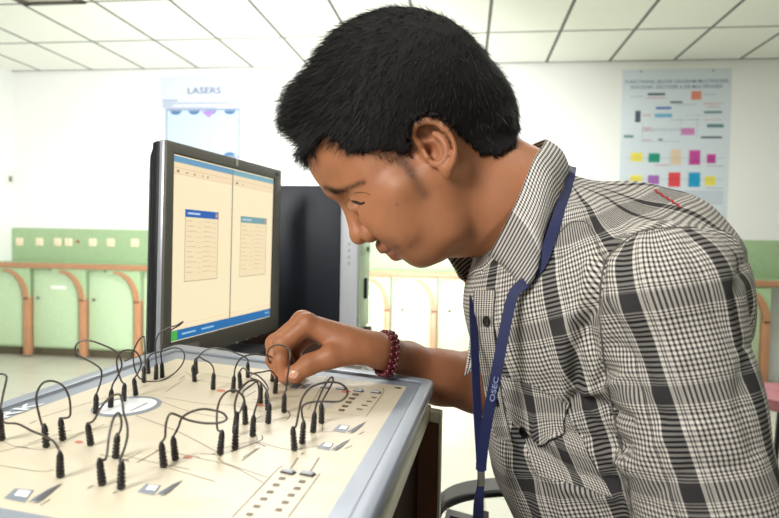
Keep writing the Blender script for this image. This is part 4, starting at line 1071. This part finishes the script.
grow('eyelash', [(350, 200.5, .3), (356, 203, .3), (362, 203.4, .3)], 60, (-.5, .75, -.2), 4.5, .14, m_eye, .3, .15)
# thumb nail
m_nail = mat('nail', (214, 158, 130), .25)
hnd = (SKIN[0][:, 0] < 20) & (SKIN[0][:, 1] > 20); rem = np.cumsum(hnd) - 1
hand_bvh = bvh(SKIN[0][hnd], rem[SKIN[1][hnd[SKIN[1]].all(1)]])
def decal(name, tree, fn, nu, nv, lift_, m, uvf=None, parent=None, mask=None):
    """fn(s,t)->pixel; a thin sheet laid on the surface behind those pixels"""
    G = {}; V = []; UV = []
    for j in range(nv + 1):
        for i in range(nu + 1):
            x, y = fn(i / nu, j / nv); h_, n_ = hit(tree, x, y)
            if h_ is None: continue
            if np.dot(n_, h_) > 0: n_ = -n_
            l_ = lift_(i / nu, j / nv) if callable(lift_) else lift_
            G[i, j] = len(V); V.append(h_ + n_ * l_); UV.append(uvf(i / nu, j / nv, h_) if uvf else (0, 0))
    F = [(G[i, j], G[i + 1, j], G[i + 1, j + 1], G[i, j + 1]) for j in range(nv) for i in range(nu) if all(k in G for k in ((i, j), (i + 1, j), (i + 1, j + 1), (i, j + 1)))]
    n = len(V)
    V2 = np.array(V); N_ = np.array([(-v / np.linalg.norm(v)) for v in V2]); V3 = V2 - N_ * .9
    # rim
    from collections import Counter
    ec = Counter()
    for f in F:
        for a_, b_ in zip(f, f[1:] + f[:1]): ec[(a_, b_)] += 1
    rim = [(a_, b_, b_ + n, a_ + n) for (a_, b_) in ec if (b_, a_) not in ec]
    return np_mesh(name, np.concatenate([V2, V3]), np.array([tuple(f) for f in F] + [(d + n, c + n, b + n, a + n) for a, b, c, d in F] + rim), m, parent or person, UV * 2 if uvf else None)
def eye_slit(s, t):
    k = math.sin(math.pi * min(max(s, .02), .98)) ** .7; return 351.0 + 12.2 * s, 200.6 + 3.6 * s - .9 * math.sin(math.pi * s) + (t - .15) * 3.4 * k
decal('eye', face_bvh, eye_slit, 12, 4, .25, mat('eye_iris', (64, 40, 30), .12))
def nail(s, t):
    u, v = (s - .5) * 2, (t - .5) * 2; k = math.sqrt(max(0, 1 - .35 * v * v)); q = math.sqrt(max(0, 1 - .35 * u * u)); return 293.2 + u * 5.0 * k * .9 + v * -1.6, 374.2 + u * 1.2 + v * 3.6 * q
decal('thumb_nail', hand_bvh, nail, 8, 8, lambda s, t: .5, m_nail)
# ================================================================== CHECKED SHIRT
def plaid(name, period=3.7, rep=(76., 67.), dark=(28, 28, 31), light=(228, 221, 209), off=(0., 0.)):
    """woven check: warp and weft each alternate light and dark threads with a solid dark band in every repeat"""
    m = bpy.data.materials.new(name); m.use_nodes = True; nt = m.node_tree; n = nt.nodes; b = n['Principled BSDF']
    uvn = n.new('ShaderNodeUVMap'); uvn.uv_map = 'cloth'; sp = n.new('ShaderNodeSeparateXYZ'); nt.links.new(uvn.outputs[0], sp.inputs[0])
    def mth(op, *a):
        q = n.new('ShaderNodeMath'); q.operation = op
        for i, x in enumerate(a):
            if isinstance(x, (int, float)): q.inputs[i].default_value = x
            else: nt.links.new(x, q.inputs[i])
        return q.outputs[0]
    def threads(o, r, o0, per2, bl=0.0):
        x = mth('ADD', o, o0); ph = mth('FRACT', mth('DIVIDE', x, r))
        alt = mth('ADD', mth('MULTIPLY', mth('SINE', mth('MULTIPLY', x, 2 * math.pi / period)), .9), .64)          # soft square wave
        alt = mth('MINIMUM', mth('MAXIMUM', alt, 0.0), 1.0)
        alt2 = mth('ADD', mth('MULTIPLY', mth('SINE', mth('MULTIPLY', x, 2 * math.pi / per2)), .9), .6)
        alt2 = mth('MINIMUM', mth('MAXIMUM', alt2, 0.0), 1.0)
        zone = mth('GREATER_THAN', mth('ABSOLUTE', mth('SUBTRACT', ph, .5)), .30)                                  # beside the band: fine lines
        k = mth('ADD', mth('MULTIPLY', alt, mth('SUBTRACT', 1.0, zone)), mth('MULTIPLY', alt2, zone))
        band = mth('GREATER_THAN', mth('ABSOLUTE', mth('SUBTRACT', ph, .5)), .40)                                 # dark band centred on phase 0
        edge = mth('LESS_THAN', mth('ABSOLUTE', mth('SUBTRACT', mth('ABSOLUTE', mth('SUBTRACT', ph, .5)), .390)), .010)
        k = mth('ADD', mth('MULTIPLY', k, mth('SUBTRACT', 1.0, band)), mth('MULTIPLY', band, bl)); return mth('MAXIMUM', k, mth('MULTIPLY', edge, .95 - bl * 1.6))
    cu = threads(sp.outputs[0], rep[0], off[0], 2.3); cv = threads(sp.outputs[1], rep[1], off[1], 2.3, .28)
    k = mth('POWER', mth('ADD', mth('MULTIPLY', cu, .58), mth('MULTIPLY', cv, .42)), 1.55)
    mx = n.new('ShaderNodeMix'); mx.data_type = 'RGBA'; nt.links.new(k, mx.inputs['Factor'])
    mx.inputs['A'].default_value = lin(dark); mx.inputs['B'].default_value = lin(light)
    nt.links.new(mx.outputs['Result'], b.inputs['Base Color']); b.inputs['Roughness'].default_value = .85; b.inputs['Specular IOR Level'].default_value = .2
    tc = n.new('ShaderNodeTexCoord'); no = n.new('ShaderNodeTexNoise'); no.inputs['Scale'].default_value = 55; no.inputs['Detail'].default_value = 3
    nt.links.new(tc.outputs['Object'], no.inputs['Vector']); bp = n.new('ShaderNodeBump'); bp.inputs['Strength'].default_value = .35; bp.inputs['Distance'].default_value = .004
    nt.links.new(no.outputs['Fac'], bp.inputs['Height']); nt.links.new(bp.outputs['Normal'], b.inputs['Normal']); return m
m_plaid = plaid('checked_cloth'); m_plaid_fine = plaid('checked_cloth_fine', 3.2, (90., 84.), off=(30, 36))
sh = Body()
A_t = ax2(.45, .89)
sh.u(ell(Q(586, 318), (136, 117, 134), A_t), 0)
sh.u(ell(Q(643, 284), (93, 94, 102)), 24)
sh.u(cap(Q(558, 228), Q(634, 266), 50, 78), 24)
sh.u(ell(Q(654, 324), (86, 95, 90)), 20)
sh.u(ell(Q(612, 446), (150, 120, 128), ax2(.36, .93)), 30)
sh.u(ell(Q(684, 590), (130, 118, 140), ax2(.3, .95)), 30)
NS = np.array((215., 26, 482)); NE = np.array((245., 232, 468))
FS = P3(586, 286, 775); FE = P3(568, 350, 790)
sh.u(cap(Q(636, 290, -70), NS, 64, 54), 24); sh.u(cap(FS, Q(636, 290, 70), 54, 64), 24)
arm_b = Body(); arm_b.u(cap(NS, NE, 52, 56), 0)
def shirt_f(P):
    d = smin(sh(P), arm_b(P), 7.0); d = smin(d, cap(FS, FE, 52, 54)(P), 9)
    # cut the neck hole, the hem and the sleeve ends
    d = smax(d, -cap(pt(470, 180), pt(530, 217), 48, 46)(P), 4)
    d = smax(d, P[:, 1] - 405, 3)
    return d
TV, TF = sample(shirt_f, (40, -105, 395), (420, 415, 862), 2.4)
TN = vnormals(TV, TF); tp = proj(TV)
# folds pressed into the cloth: image-side polylines with depth (mm) and width (px)
folds = [([(601, 262), (597, 285), (592, 305), (583, 330), (577, 360), (575, 392)], -7, 7), ([(612, 262), (607, 300), (606, 335), (596, 368), (584, 395)], 4.5, 8),
         ([(590, 268), (582, 300), (566, 335), (564, 370), (566, 392)], 4.5, 8), ([(575, 325), (586, 333), (591, 345)], -5, 6),
         ([(574, 398), (600, 404), (628, 420)], -6, 6), ([(574, 402), (598, 425), (624, 446)], -5.5, 6), ([(578, 392), (604, 388), (620, 376)], 4, 6), ([(585, 410), (606, 432), (628, 470)], 4, 7),
         ([(520, 428), (545, 452), (575, 474), (612, 482)], -5.5, 6), ([(512, 432), (535, 460), (566, 486), (612, 497)], 4, 7), ([(560, 440), (590, 452), (622, 462)], 3.5, 6), ([(566, 432), (596, 441), (626, 452)], -4, 5),
         ([(615, 345), (636, 362), (650, 385)], -3, 7), ([(612, 372), (640, 392), (660, 420)], -3, 7), ([(614, 300), (640, 330)], 2.5, 8), ([(640, 244), (655, 300), (680, 360)], 2.2, 10), ([(690, 245), (712, 300), (735, 345)], -2.4, 9),
         ([(745, 262), (738, 300), (748, 345)], -4, 6), ([(752, 350), (742, 400), (756, 450)], -2.5, 9), ([(636, 470), (660, 440), (700, 430)], 2.5, 9), ([(650, 500), (690, 470), (740, 470)], -2.2, 9),
         ([(560, 190), (590, 205), (620, 225)], -2.0, 8), ([(545, 250), (570, 215), (600, 205)], 2.4, 7), ([(556, 262), (575, 240), (598, 228)], -2.4, 6), ([(505, 330), (515, 355), (520, 380)], -3, 7), ([(525, 300), (538, 335), (542, 370)], 2.6, 9),
         ([(500, 395), (497, 430), (512, 470)], 3, 8), ([(530, 480), (526, 500), (530, 520)], -3, 7), ([(560, 495), (566, 520), (566, 540)], 3, 9)]
disp = np.zeros(len(TV)); nearv = (TN[:, 2] < .25)
for pl, a_, s_ in folds: disp += a_ * np.exp(-(poly_d(tp, spline(np.array(pl, float), 4)) / s_) ** 2) * nearv
disp += 1.1 * np.sin(TV[:, 0] * .06 + TV[:, 1] * .045) * np.sin(TV[:, 1] * .05 - TV[:, 2] * .04 + 1) + .8 * np.sin(TV[:, 0] * .11 - TV[:, 1] * .06 + 2)
TV2 = TV + TN * disp[:, None]
# sleeve / body split along the armhole seam
seam = [(735, 232), (718, 229), (697, 228), (668, 228), (640, 232), (618, 247), (605, 264), (600, 300), (603, 350), (610, 395), (618, 430), (628, 480), (633, 520)]
fc = TV[TF].mean(1); fp = proj(fc)
is_sl = in_poly(fp, seam + [(640, 760), (900, 760), (900, 236)]) & (fc[:, 2] < 545)
ax_ = (NE - NS) / np.linalg.norm(NE - NS); zf = np.array((0, 0, -1.0)); zf -= ax_ * (zf @ ax_); zf /= np.linalg.norm(zf); xr = np.cross(zf, ax_) * -1
d_ = TV - NS; ang = np.arctan2(d_ @ xr, d_ @ zf); uv_s = np.stack([-ang * 58 * (1 if xr[0] < 0 else -1) + 47, d_ @ ax_ - 2], 1); uv_s[:, 0] -= .15 * (uv_s[:, 1] - 20)
sp_ = np.array((.34, .94, 0)); pp = np.array((.94, -.34, 0)); c0 = Q(600, 300)
d_ = TV - c0; ang = np.arctan2(d_ @ pp, -(d_[:, 2] + 40)); uv_b = np.stack([ang * 125 + 20, d_ @ sp_ + 12], 1)
shirt = None
def sub_mesh(name, sel, uv, parent):
    f = TF[sel]; u_, inv = np.unique(f.ravel(), return_inverse=True)
    return np_mesh(name, TV2[u_], inv.reshape(f.shape), m_plaid, parent, uv[u_])
shirt = sub_mesh('shirt', ~is_sl, uv_b, person); sub_mesh('sleeve', is_sl, uv_s, shirt)
shirt_bvh = bvh(TV2, TF)
m_seam = mat('shirt_seam', (96, 92, 86), .9)
def seam_cord(name, pts, r, m, dip=0.0):
    q = []
    for x, y in spline(np.array(pts, float), 5):
        h_, n_ = hit(shirt_bvh, x, y)
        if h_ is not None: q.append(h_ * (1 + dip / np.linalg.norm(h_)))
    V_, F_ = tube_vf(q, r, 6); return mesh_obj(name, w_of(np.array(V_)), F_, m, shirt, 60)
seam_cord('armhole_seam', seam[2:], .9, m_seam)
seam_cord('yoke_seam', [(560, 232), (572, 222), (590, 226), (604, 262)], .5, m_seam)
# ---- pocket
pk = [(503, 374), (568, 402), (610, 500), (530, 470)]
def bil(p00, p10, p11, p01):
    p00, p10, p11, p01 = [np.array(p, float) for p in (p00, p10, p11, p01)]
    return lambda s, t: p00 * (1 - s) * (1 - t) + p10 * s * (1 - t) + p11 * s * t + p01 * (1 - s) * t
m_pocket = plaid('checked_cloth_pocket', 3.5, (62., 80.), off=(14, 26))
fb_ = bil((506, 392), (566, 410), (612, 497), (538, 474))
decal('pocket', shirt_bvh, lambda s, t: fb_(s, t), 18, 22, 1.6, m_pocket, lambda s, t, h: (s * 78 + t * 4, t * 96 - s * 10), shirt)
def flap(s, t):
    top = np.array((502.5, 373)) * (1 - s) + np.array((569, 402)) * s + np.array((0, -2.5 * math.sin(math.pi * s)))
    bot = [(512, 414), (537, 444), (561, 438)]
    b2 = np.array(bot[0]) * (1 - 2 * s) + np.array(bot[1]) * 2 * s if s < .5 else np.array(bot[1]) * (2 - 2 * s) + np.array(bot[2]) * (2 * s - 1)
    return top * (1 - t) + b2 * t
decal('pocket_flap', shirt_bvh, lambda s, t: flap(s, t), 20, 12, lambda s, t: 3.2 + 2.5 * t, m_pocket, lambda s, t, h: (s * 74 + 20 - t * 14, t * 52 + s * 16 + 30), shirt)
m_btn = mat('button_black', (18, 17, 18), .3); m_thr = mat('button_thread', (190, 182, 168), .8)
def button(x, y, r, lift_=4.0):
    h_, n_ = hit(shirt_bvh, x, y)
    if h_ is None: return
    if n_[2] > 0: n_ = -n_
    c_ = h_ + n_ * lift_
    v, f = lathe_vf(c_, n_, [(r * .9, -1.2), (r, -.4), (r, .5), (r * .85, .9), (r * .7, .5), (r * .2, .4)], 18)
    o = mesh_obj('button', w_of(np.array(v)), f, m_btn, shirt, 40)
    v, f = lathe_vf(c_ + n_ * .5, n_, [(r * .32, -.3), (r * .28, .35), (r * .1, .4)], 8); mesh_obj('button_thread', w_of(np.array(v)), f, m_btn if r < 4 else m_thr, o, 40) if False else None
button(529, 430, 5.0, 7.0)
# ---- front placket, a strip with buttons
pl_mid = spline(np.array([(486, 290), (485, 320), (488, 350), (493, 385), (498, 412), (506, 440)], float), 6)
def placket(s, t):
    q = t * (len(pl_mid) - 1); i = min(int(q), len(pl_mid) - 2); p = pl_mid[i] * (1 - q + i) + pl_mid[i + 1] * (q - i)
    return p[0] + (s - .5) * 21 * (1 - .3 * t), p[1]
decal('placket', shirt_bvh, placket, 14, 110, 1.6, m_plaid_fine, lambda s, t, h: (s * 26 + 20, t * 230), shirt)
button(489, 321, 5.0, 3.2); button(498, 400, 5.0, 3.2)
# red embroidery on the back yoke
m_emb = mat('embroidery_red', (176, 40, 38), .8)
decal('embroidery', shirt_bvh, lambda s, t: (652 + 26 * s + 3 * t, 190.5 + 17 * s - 2.5 + 4.0 * t + .8 * math.sin(s * 30)), 24, 4, .8, m_emb, None, shirt)
# ---- collar: two leaves over a stand
def sheet(name, grid, thick, m, parent, uvs):
    G = np.array(grid); nj, ni = G.shape[:2]
    du = np.gradient(G, axis=1); dv = np.gradient(G, axis=0); N_ = np.cross(du, dv); N_ /= np.maximum(np.linalg.norm(N_, axis=2), 1e-9)[..., None]
    A = (G + N_ * thick / 2).reshape(-1, 3); B = (G - N_ * thick / 2).reshape(-1, 3); n_ = len(A); F_ = []
    ix = lambda j, i: j * ni + i
    for j in range(nj - 1):
        for i in range(ni - 1):
            F_.append((ix(j, i), ix(j, i + 1), ix(j + 1, i + 1), ix(j + 1, i))); F_.append(tuple(k + n_ for k in (ix(j + 1, i), ix(j + 1, i + 1), ix(j, i + 1), ix(j, i))))
    for i in range(ni - 1):
        F_.append((ix(0, i + 1), ix(0, i), ix(0, i) + n_, ix(0, i + 1) + n_)); F_.append((ix(nj - 1, i), ix(nj - 1, i + 1), ix(nj - 1, i + 1) + n_, ix(nj - 1, i) + n_))
    for j in range(nj - 1):
        F_.append((ix(j, 0), ix(j + 1, 0), ix(j + 1, 0) + n_, ix(j, 0) + n_)); F_.append((ix(j + 1, ni - 1), ix(j, ni - 1), ix(j, ni - 1) + n_, ix(j + 1, ni - 1) + n_))
    U = np.array(uvs, float).reshape(-1, 2)
    return np_mesh(name, np.concatenate([A, B]), np.array(F_), m, parent, np.concatenate([U, U]))
def snap(pts, tree, gap, lim=40):
    out = []
    for x, y, Z in pts:
        h_, n_ = hit(tree, x, y)
        out.append((x, y, min(Z + 12, h_[2] - gap) if h_ is not None and abs(h_[2] - Z) < 90 else Z))
    return out
neck_bvh = face_bvh
def leaf(name, inner, outer, bulge, m, nu=28, nv=10, uo=(0, 0), keep=None):
    I_ = spline([P3(*p) for p in inner], 8); O_ = spline([P3(*p) for p in outer], 8)
    I_ = [I_[int(round(k * (len(I_) - 1) / nu))] for k in range(nu + 1)]; O_ = [O_[int(round(k * (len(O_) - 1) / nu))] for k in range(nu + 1)]
    grid = []; uv = []; L_ = np.cumsum([0] + [np.linalg.norm(a - b) for a, b in zip(I_[1:], I_[:-1])])
    for j in range(nv + 1):
        t_ = j / nv; row = []; ur = []
        for k in range(nu + 1):
            p = I_[k] * (1 - t_) + O_[k] * t_; p = p + np.array(bulge[k / nu]) * math.sin(math.pi * t_) ** .8 if callable(bulge) else p + np.array(bulge) * math.sin(math.pi * t_)
            if keep is not None:
                q_ = proj(p[None])[0]; h_, n_ = hit(keep, q_[0], q_[1])
                if h_ is not None and p[2] > h_[2] - 5 and p[2] < h_[2] + 60: p = p * ((h_[2] - 5) / p[2])
            row.append(p); ur.append((uo[0] + t_ * np.linalg.norm(O_[k] - I_[k]), uo[1] + L_[k]))
        grid.append(row); uv.append(ur)
    return sheet(name, grid, 1.6, m, shirt, uv)
m_collar = plaid('checked_cloth_collar', 3.6, (160., 240.), off=(70, 60), light=(246, 240, 230))
inn_c = [(530, 146, 640), (545, 139.5, 604)] + snap([(541, 148, 572), (533, 161, 552), (520, 194, 536), (505, 226, 532), (489, 256, 545)], neck_bvh, 3)
out_c = [(552, 166, 655), (568, 166, 600)] + snap([(563, 184, 560), (554, 208, 536), (543, 238, 522), (536, 274, 518), (522, 292, 528)], shirt_bvh, 8)
print('collar', [round(p[2]) for p in inn_c], [round(p[2]) for p in out_c])
leaf('collar', inn_c, out_c, (2, -2, -6), m_collar, keep=shirt_bvh)
leaf('collar', [(548, 140, 606), (530, 146, 645), (512, 170, 668), (495, 205, 672), (476, 236, 668), (455, 252, 650), (448, 258, 640)],
     [(568, 166, 606), (556, 168, 655), (544, 190, 690), (526, 225, 696), (506, 262, 690), (484, 292, 655), (459, 277, 640)], (2, 2, 4), m_collar)
# inside of the collar: the stand around the neck
stand_i = [(543, 150, 600), (533, 168, 560), (520, 200, 552), (503, 235, 553), (487, 262, 572), (474, 268, 590), (470, 270, 620), (480, 255, 650), (505, 215, 664), (525, 175, 650), (543, 150, 600)]
stand_o = [(556, 172, 600), (550, 190, 560), (538, 220, 552), (520, 256, 548), (500, 284, 562), (484, 292, 580), (478, 294, 620), (492, 282, 655), (520, 238, 672), (545, 195, 658), (556, 172, 600)]
leaf('collar_stand', stand_i, stand_o, (0, 0, 0), m_plaid_fine, 40, 6)
# ---- right shirt edge hanging open in front of the far arm
leaf('front_edge', [(474, 292, 640), (471.5, 312, 650), (470, 340, 652), (467, 362, 652), (464.5, 376, 650)], [(489, 300, 630), (484, 320, 640), (480, 345, 645), (478, 362, 648), (473, 369, 648)], (0, 0, -3), m_plaid_fine, 24, 4, (5, 40))
# ---- trousers, shoes
m_trs = mat('trousers_cloth', (38, 42, 56), .9, var=.15, scale=120)
ts = Body(); HP = Q(696, 640)
floor_y = 1000 * 0
def Wm(x, y, z):                                   # world metres -> camera mm
    return (np.array((x, y, z)) - CAM) @ M_C2W * 1000
hipw = c2w(HP * .001); seat_z = .60
hx, hy = hipw[0], hipw[1]
ts.u(ell(Wm(hx, hy, seat_z + .15), (125, 120, 160)), 0)
feet = []
for s_ in (-1, 1):
    a_ = Wm(hx - .06, hy + .09 * s_, seat_z + .12); k_ = Wm(hx - .13, hy + .19 * s_ , .50); f_ = Wm(hx - .08, hy + .21 * s_, .10)
    ts.u(cap(a_, k_, 82, 60), 22); ts.u(cap(k_, f_, 58, 46), 10); feet.append((hx - .08, hy + .21 * s_))
trs_f = lambda P: ts(P)
XV, XF = sample(trs_f, (-130, 250, 380), (470, 1120, 1010), 6.0)
np_mesh('trousers', XV, XF, m_trs, person)
m_shoe = mat('shoe_leather', (30, 26, 26), .4)
for fx_, fy_ in feet:
    sb_ = Body(); sb_.u(cap(Wm(fx_ + .05, fy_, .055), Wm(fx_ - .14, fy_, .036), 44, 34), 0); sb_.u(cap(Wm(fx_ + .02, fy_, .06), Wm(fx_, fy_, .12), 44, 42), 12)
    ff_ = lambda P, g=sb_: smax(g(P), -(((P * .001) @ M_C2W.T)[:, 2] + CAM[2]) * 1000 + 2.5, 2)
    c_ = Wm(fx_ - .04, fy_, .06); SV_, SF_ = sample(ff_, c_ - 190, c_ + 190, 6.0); np_mesh('shoe', SV_, SF_, m_shoe, person)
print('hip', hx, hy, 'desk right x', topR, topR + eR * LEN)
# stool under him
st = thing('stool', 'round brown wooden stool under the man in the checked shirt', 'stool', (hx, hy, 0))
V_, F_ = lathe_vf((hx + .07, hy, seat_z - .035), (0, 0, 1), [(.115, 0), (.128, .006), (.128, .026), (.12, .032)], 28); mesh_obj('seat', V_, F_, m_brown, st, 40)
for a_ in range(4):
    q = (math.cos(a_ * math.pi / 2 + .78), math.sin(a_ * math.pi / 2 + .78)); tube('leg', [(hx + .07 + q[0] * .09, hy + q[1] * .09, seat_z - .036), (hx + .09 + q[0] * .12, hy + q[1] * .12, .004)], .016, m_brown, st)
adopt(st)
# ================================================================== LANYARD, CARD, BRACELET
m_lan = mat('lanyard_blue', (25, 33, 78), .6, var=.12, scale=300); m_met = mat('crimp_metal', (150, 142, 134), .3, .8); m_ltx = mat('lanyard_text', (150, 160, 196), .6)
def ribbon_vf(path, wid, thick=1.0, side=None):
    path, T_, _ = frames(path); V_ = []; F_ = []
    for i, p in enumerate(path):
        s0_ = side(i / (len(path) - 1)) if callable(side) else np.array(side, float)
        s0_ = nrm(s0_ - T_[i] * (s0_ @ T_[i])); n_ = np.cross(T_[i], s0_); w_ = wid[i] if hasattr(wid, '__len__') else wid
        V_ += [p - s0_ * w_ / 2 - n_ * thick / 2, p + s0_ * w_ / 2 - n_ * thick / 2, p + s0_ * w_ / 2 + n_ * thick / 2, p - s0_ * w_ / 2 + n_ * thick / 2]
    for i in range(len(path) - 1):
        for q in range(4): F_.append((i * 4 + q, i * 4 + (q + 1) % 4, i * 4 + 4 + (q + 1) % 4, i * 4 + 4 + q))
    F_ += [(3, 2, 1, 0), tuple(len(path) * 4 - 4 + q for q in range(4))]; return V_, F_
lan = thing('lanyard', 'dark blue neck lanyard with lettering hanging in front of the checked shirt', 'lanyard', (0, 0, 0))
px_path = spline([(572, 167, 612), (569.5, 179, 575), (563, 200, 545), (552.5, 232, 519), (542, 262, 513), (526, 282, 514), (513.5, 294, 514), (505, 328, 512), (497, 370, 512), (490, 405, 516), (484, 440, 522), (481.5, 462, 526), (481, 470, 527)], 6)
near_p = []
for k, p in enumerate(px_path):
    if 2 < k < 30:
        zs = [hit(shirt_bvh, p[0] + dx, p[1] + dy)[0] for dx, dy in ((0, 0), (-5, -1), (5, 1))]
        zs = [h_[2] for h_ in zs if h_ is not None and abs(h_[2] - p[2]) < 60]
        if zs: p = (p[0], p[1], min(zs) - 1.4)
    near_p.append(P3(*p))
near_p = [near_p[0]] + [(near_p[k - 1] + near_p[k] * 2 + near_p[k + 1]) / 4 for k in range(1, len(near_p) - 1)] + [near_p[-1]]
far_p = spline([P3(*p) for p in [(572, 167, 616), (562, 168, 660), (548, 185, 700), (530, 230, 712), (500, 280, 690), (478, 292, 610), (473.5, 305, 585), (474.5, 340, 566), (476, 380, 556), (478, 420, 545), (480, 450, 533), (480.8, 470, 528.5)]], 6)
V_, F_ = ribbon_vf(near_p, 9.0, .8, lambda s: np.array((.9, .3, -.25)) if s > .5 else np.array((.75, .45, -.1 - .4 * s))); o_near = mesh_obj('strap', w_of(np.array(V_)), F_, m_lan, lan, 40)
V_, F_ = ribbon_vf(far_p, 9.0, 1.0, (.8, .1, .5)); mesh_obj('strap', w_of(np.array(V_)), F_, m_lan, lan, 40)
low = spline([P3(*p) for p in [(481, 466, 526.5), (481, 482, 527), (479.5, 494, 527), (478.5, 508, 527), (478, 522, 527)]], 6)
V_, F_ = ribbon_vf(low, [6.2 + 2.6 * min(1, max(0, (i - 9) / 8)) for i in range(len(low))], 2.4, (1, .1, -.1)); mesh_obj('strap', w_of(np.array(V_)), F_, m_lan, lan, 40)
c_ = P3(481, 478.5, 527); bm = bmesh.new(); box_bm(bm, w_of(c_ + (-2.7, 6.2, -2.2)), dirw((.0054, 0, 0)), dirw((0, -.0124, 0)), dirw((0, 0, .0044)), .0006); bm_obj('metal_crimp', bm, m_met, lan, 40)
p0_, p1_ = P3(491.2, 401, 513.2), P3(499.5, 358, 509.5)
up_ = nrm(p1_ - p0_); sd_ = nrm(np.array((-.3, .05, 0)) + np.array((-.9, -.3, .25))); sd_ = nrm(sd_ - up_ * (sd_ @ up_))
text('lanyard_lettering', 'OSEC', w_of(p0_ - sd_ * 2.2 + (0, 0, -1.6)), dirw(up_), dirw(sd_), .0040, m_ltx, lan, .021, .01)
adopt(lan)
idc = thing('identity_card', 'white identity card in clear holder hanging at the end of the lanyard', 'card', (0, 0, 0))
cx0 = P3(447, 508.5, 532); ex_ = nrm(P3(478, 517, 529) - cx0); ey_ = np.array((-.16, .98, .05)); ey_ = nrm(ey_ - ex_ * (ex_ @ ey_)); ez_ = np.cross(ex_, ey_)
m_card = mat('card_white', (226, 226, 220), .25); m_cardp = mat('card_print_blue', (44, 48, 104), .3)
box('card', w_of(cx0), dirw(ex_ * .030), dirw(ey_ * .045), dirw(ez_ * .0012), m_card, idc, .0003)
ins = cx0 - ez_ * .15
box('card_print', w_of(ins + ex_ * 4 + ey_ * 5), dirw(ex_ * .014), dirw(ey_ * .03), dirw(ez_ * .0001), m_cardp, idc, 0)
box('clip', w_of(P3(483, 511, 526) + (0, 0, 0)), dirw((.005, .001, 0)), dirw((0, .012, 0)), dirw((0, 0, .002)), m_met, idc, .0003)
adopt(idc)
# bracelet of dark red beads
br = thing('beaded_bracelet', 'bracelet of dark red beads around the right wrist of the man', 'bracelet', w_of(P3(387, 354, 687)))
m_bead = mat('bead_maroon', (92, 22, 34), .25, var=.3, scale=80); m_bead2 = mat('bead_brown', (58, 26, 24), .3)
bc = P3(386, 353.6, 690); bax = nrm(np.array((1, .16, .45))); u1 = nrm(np.cross(bax, (0, 0, 1))); u2 = np.cross(bax, u1)
from math import cos, sin
proto = None
for row, (dx_, rr, nb_) in enumerate(((-3.4, 3.0, 22), (2.6, 3.2, 21))):
    for i in range(nb_):
        a_ = 2 * math.pi * (i + .5 * row) / nb_; p = bc + bax * (dx_ + .8 * sin(3 * a_)) + (u1 * cos(a_) + u2 * sin(a_)) * (20.9 + rr * .9)
        if proto is None:
            bm = bmesh.new(); bmesh.ops.create_icosphere(bm, subdivisions=2, radius=.0031); proto = bm_obj('bead', bm, m_bead, br, 180); o = proto
        else: o = proto.copy(); COL.objects.link(o); o.parent = br
        o.location = Vector(tuple(w_of(p)))
adopt(br)

# ---- maroon seat far behind the man at the right edge of the picture
sq_ = thing('stool', 'pinkish padded stool standing by the back bench at the right edge', 'stool', (0, 0, 0))
c0_ = on_z(792, 392, .46); m_pink = mat('seat_pink', (150, 92, 98), .6)
V_, F_ = lathe_vf((c0_[0], c0_[1], .40), (0, 0, 1), [(.17, 0), (.185, .015), (.185, .05), (.17, .062), (.05, .065)], 26); mesh_obj('seat', V_, F_, m_pink, sq_, 40)
for a_ in range(4):
    q = (math.cos(a_ * math.pi / 2 + .78), math.sin(a_ * math.pi / 2 + .78)); tube('leg', [(c0_[0] + q[0] * .12, c0_[1] + q[1] * .12, .399), (c0_[0] + q[0] * .18, c0_[1] + q[1] * .18, .003)], .012, m_tube, sq_)
adopt(sq_)
# ================================================================== LIGHT
w = bpy.data.worlds.new('world'); S.world = w; w.use_nodes = True
w.node_tree.nodes['Background'].inputs['Color'].default_value = (.93, .97, 1, 1)
w.node_tree.nodes['Background'].inputs['Strength'].default_value = .15
def area(name, loc, target, size, power, col=(1, 1, 1), sy=None):
    l = bpy.data.lights.new(name, 'AREA'); l.energy = power; l.size = size; l.color = col
    if sy: l.shape = 'RECTANGLE'; l.size_y = sy
    o = bpy.data.objects.new(name, l); COL.objects.link(o)
    loc = Vector(tuple(map(float, loc))); o.location = loc
    o.rotation_euler = (Vector(tuple(map(float, target))) - loc).to_track_quat('-Z', 'Y').to_euler(); return o
def spot(name, loc, target, power, ang, rad=.1, blend=.6, col=(1, 1, 1)):
    l = bpy.data.lights.new(name, 'SPOT'); l.energy = power; l.spot_size = math.radians(ang); l.shadow_soft_size = rad; l.spot_blend = blend; l.color = col
    o = bpy.data.objects.new(name, l); COL.objects.link(o); loc = Vector(tuple(map(float, loc))); o.location = loc
    o.rotation_euler = (Vector(tuple(map(float, target))) - loc).to_track_quat('-Z', 'Y').to_euler(); return o
# soft key from the front left, added fill lights under the ceiling, a flash on the back of the room
area('key_softbox', c2w((-.68, -.5, -.38)), c2w((.1, 0, .6)),   .42, 17, (1, .985, .97))
area('ceiling_fill', (-1.2, 3.4, ZC - .03), (-1.2, 3.4, 0), 1.2, 60, (1, 1, .99), .6)
area('ceiling_fill', (1.2, 3.4, ZC - .03), (1.2, 3.4, 0), 1.2, 40, (1, 1, .99), .6)
area('ceiling_fill', (.2, .4, ZC - .03), (.2, .4, 0), 1.2, 11, (1, 1, .99), .6)
spot('background_flash', W(325, 285, 1.95), W(285, 235, 5.2), 660, 105, .06, .9)
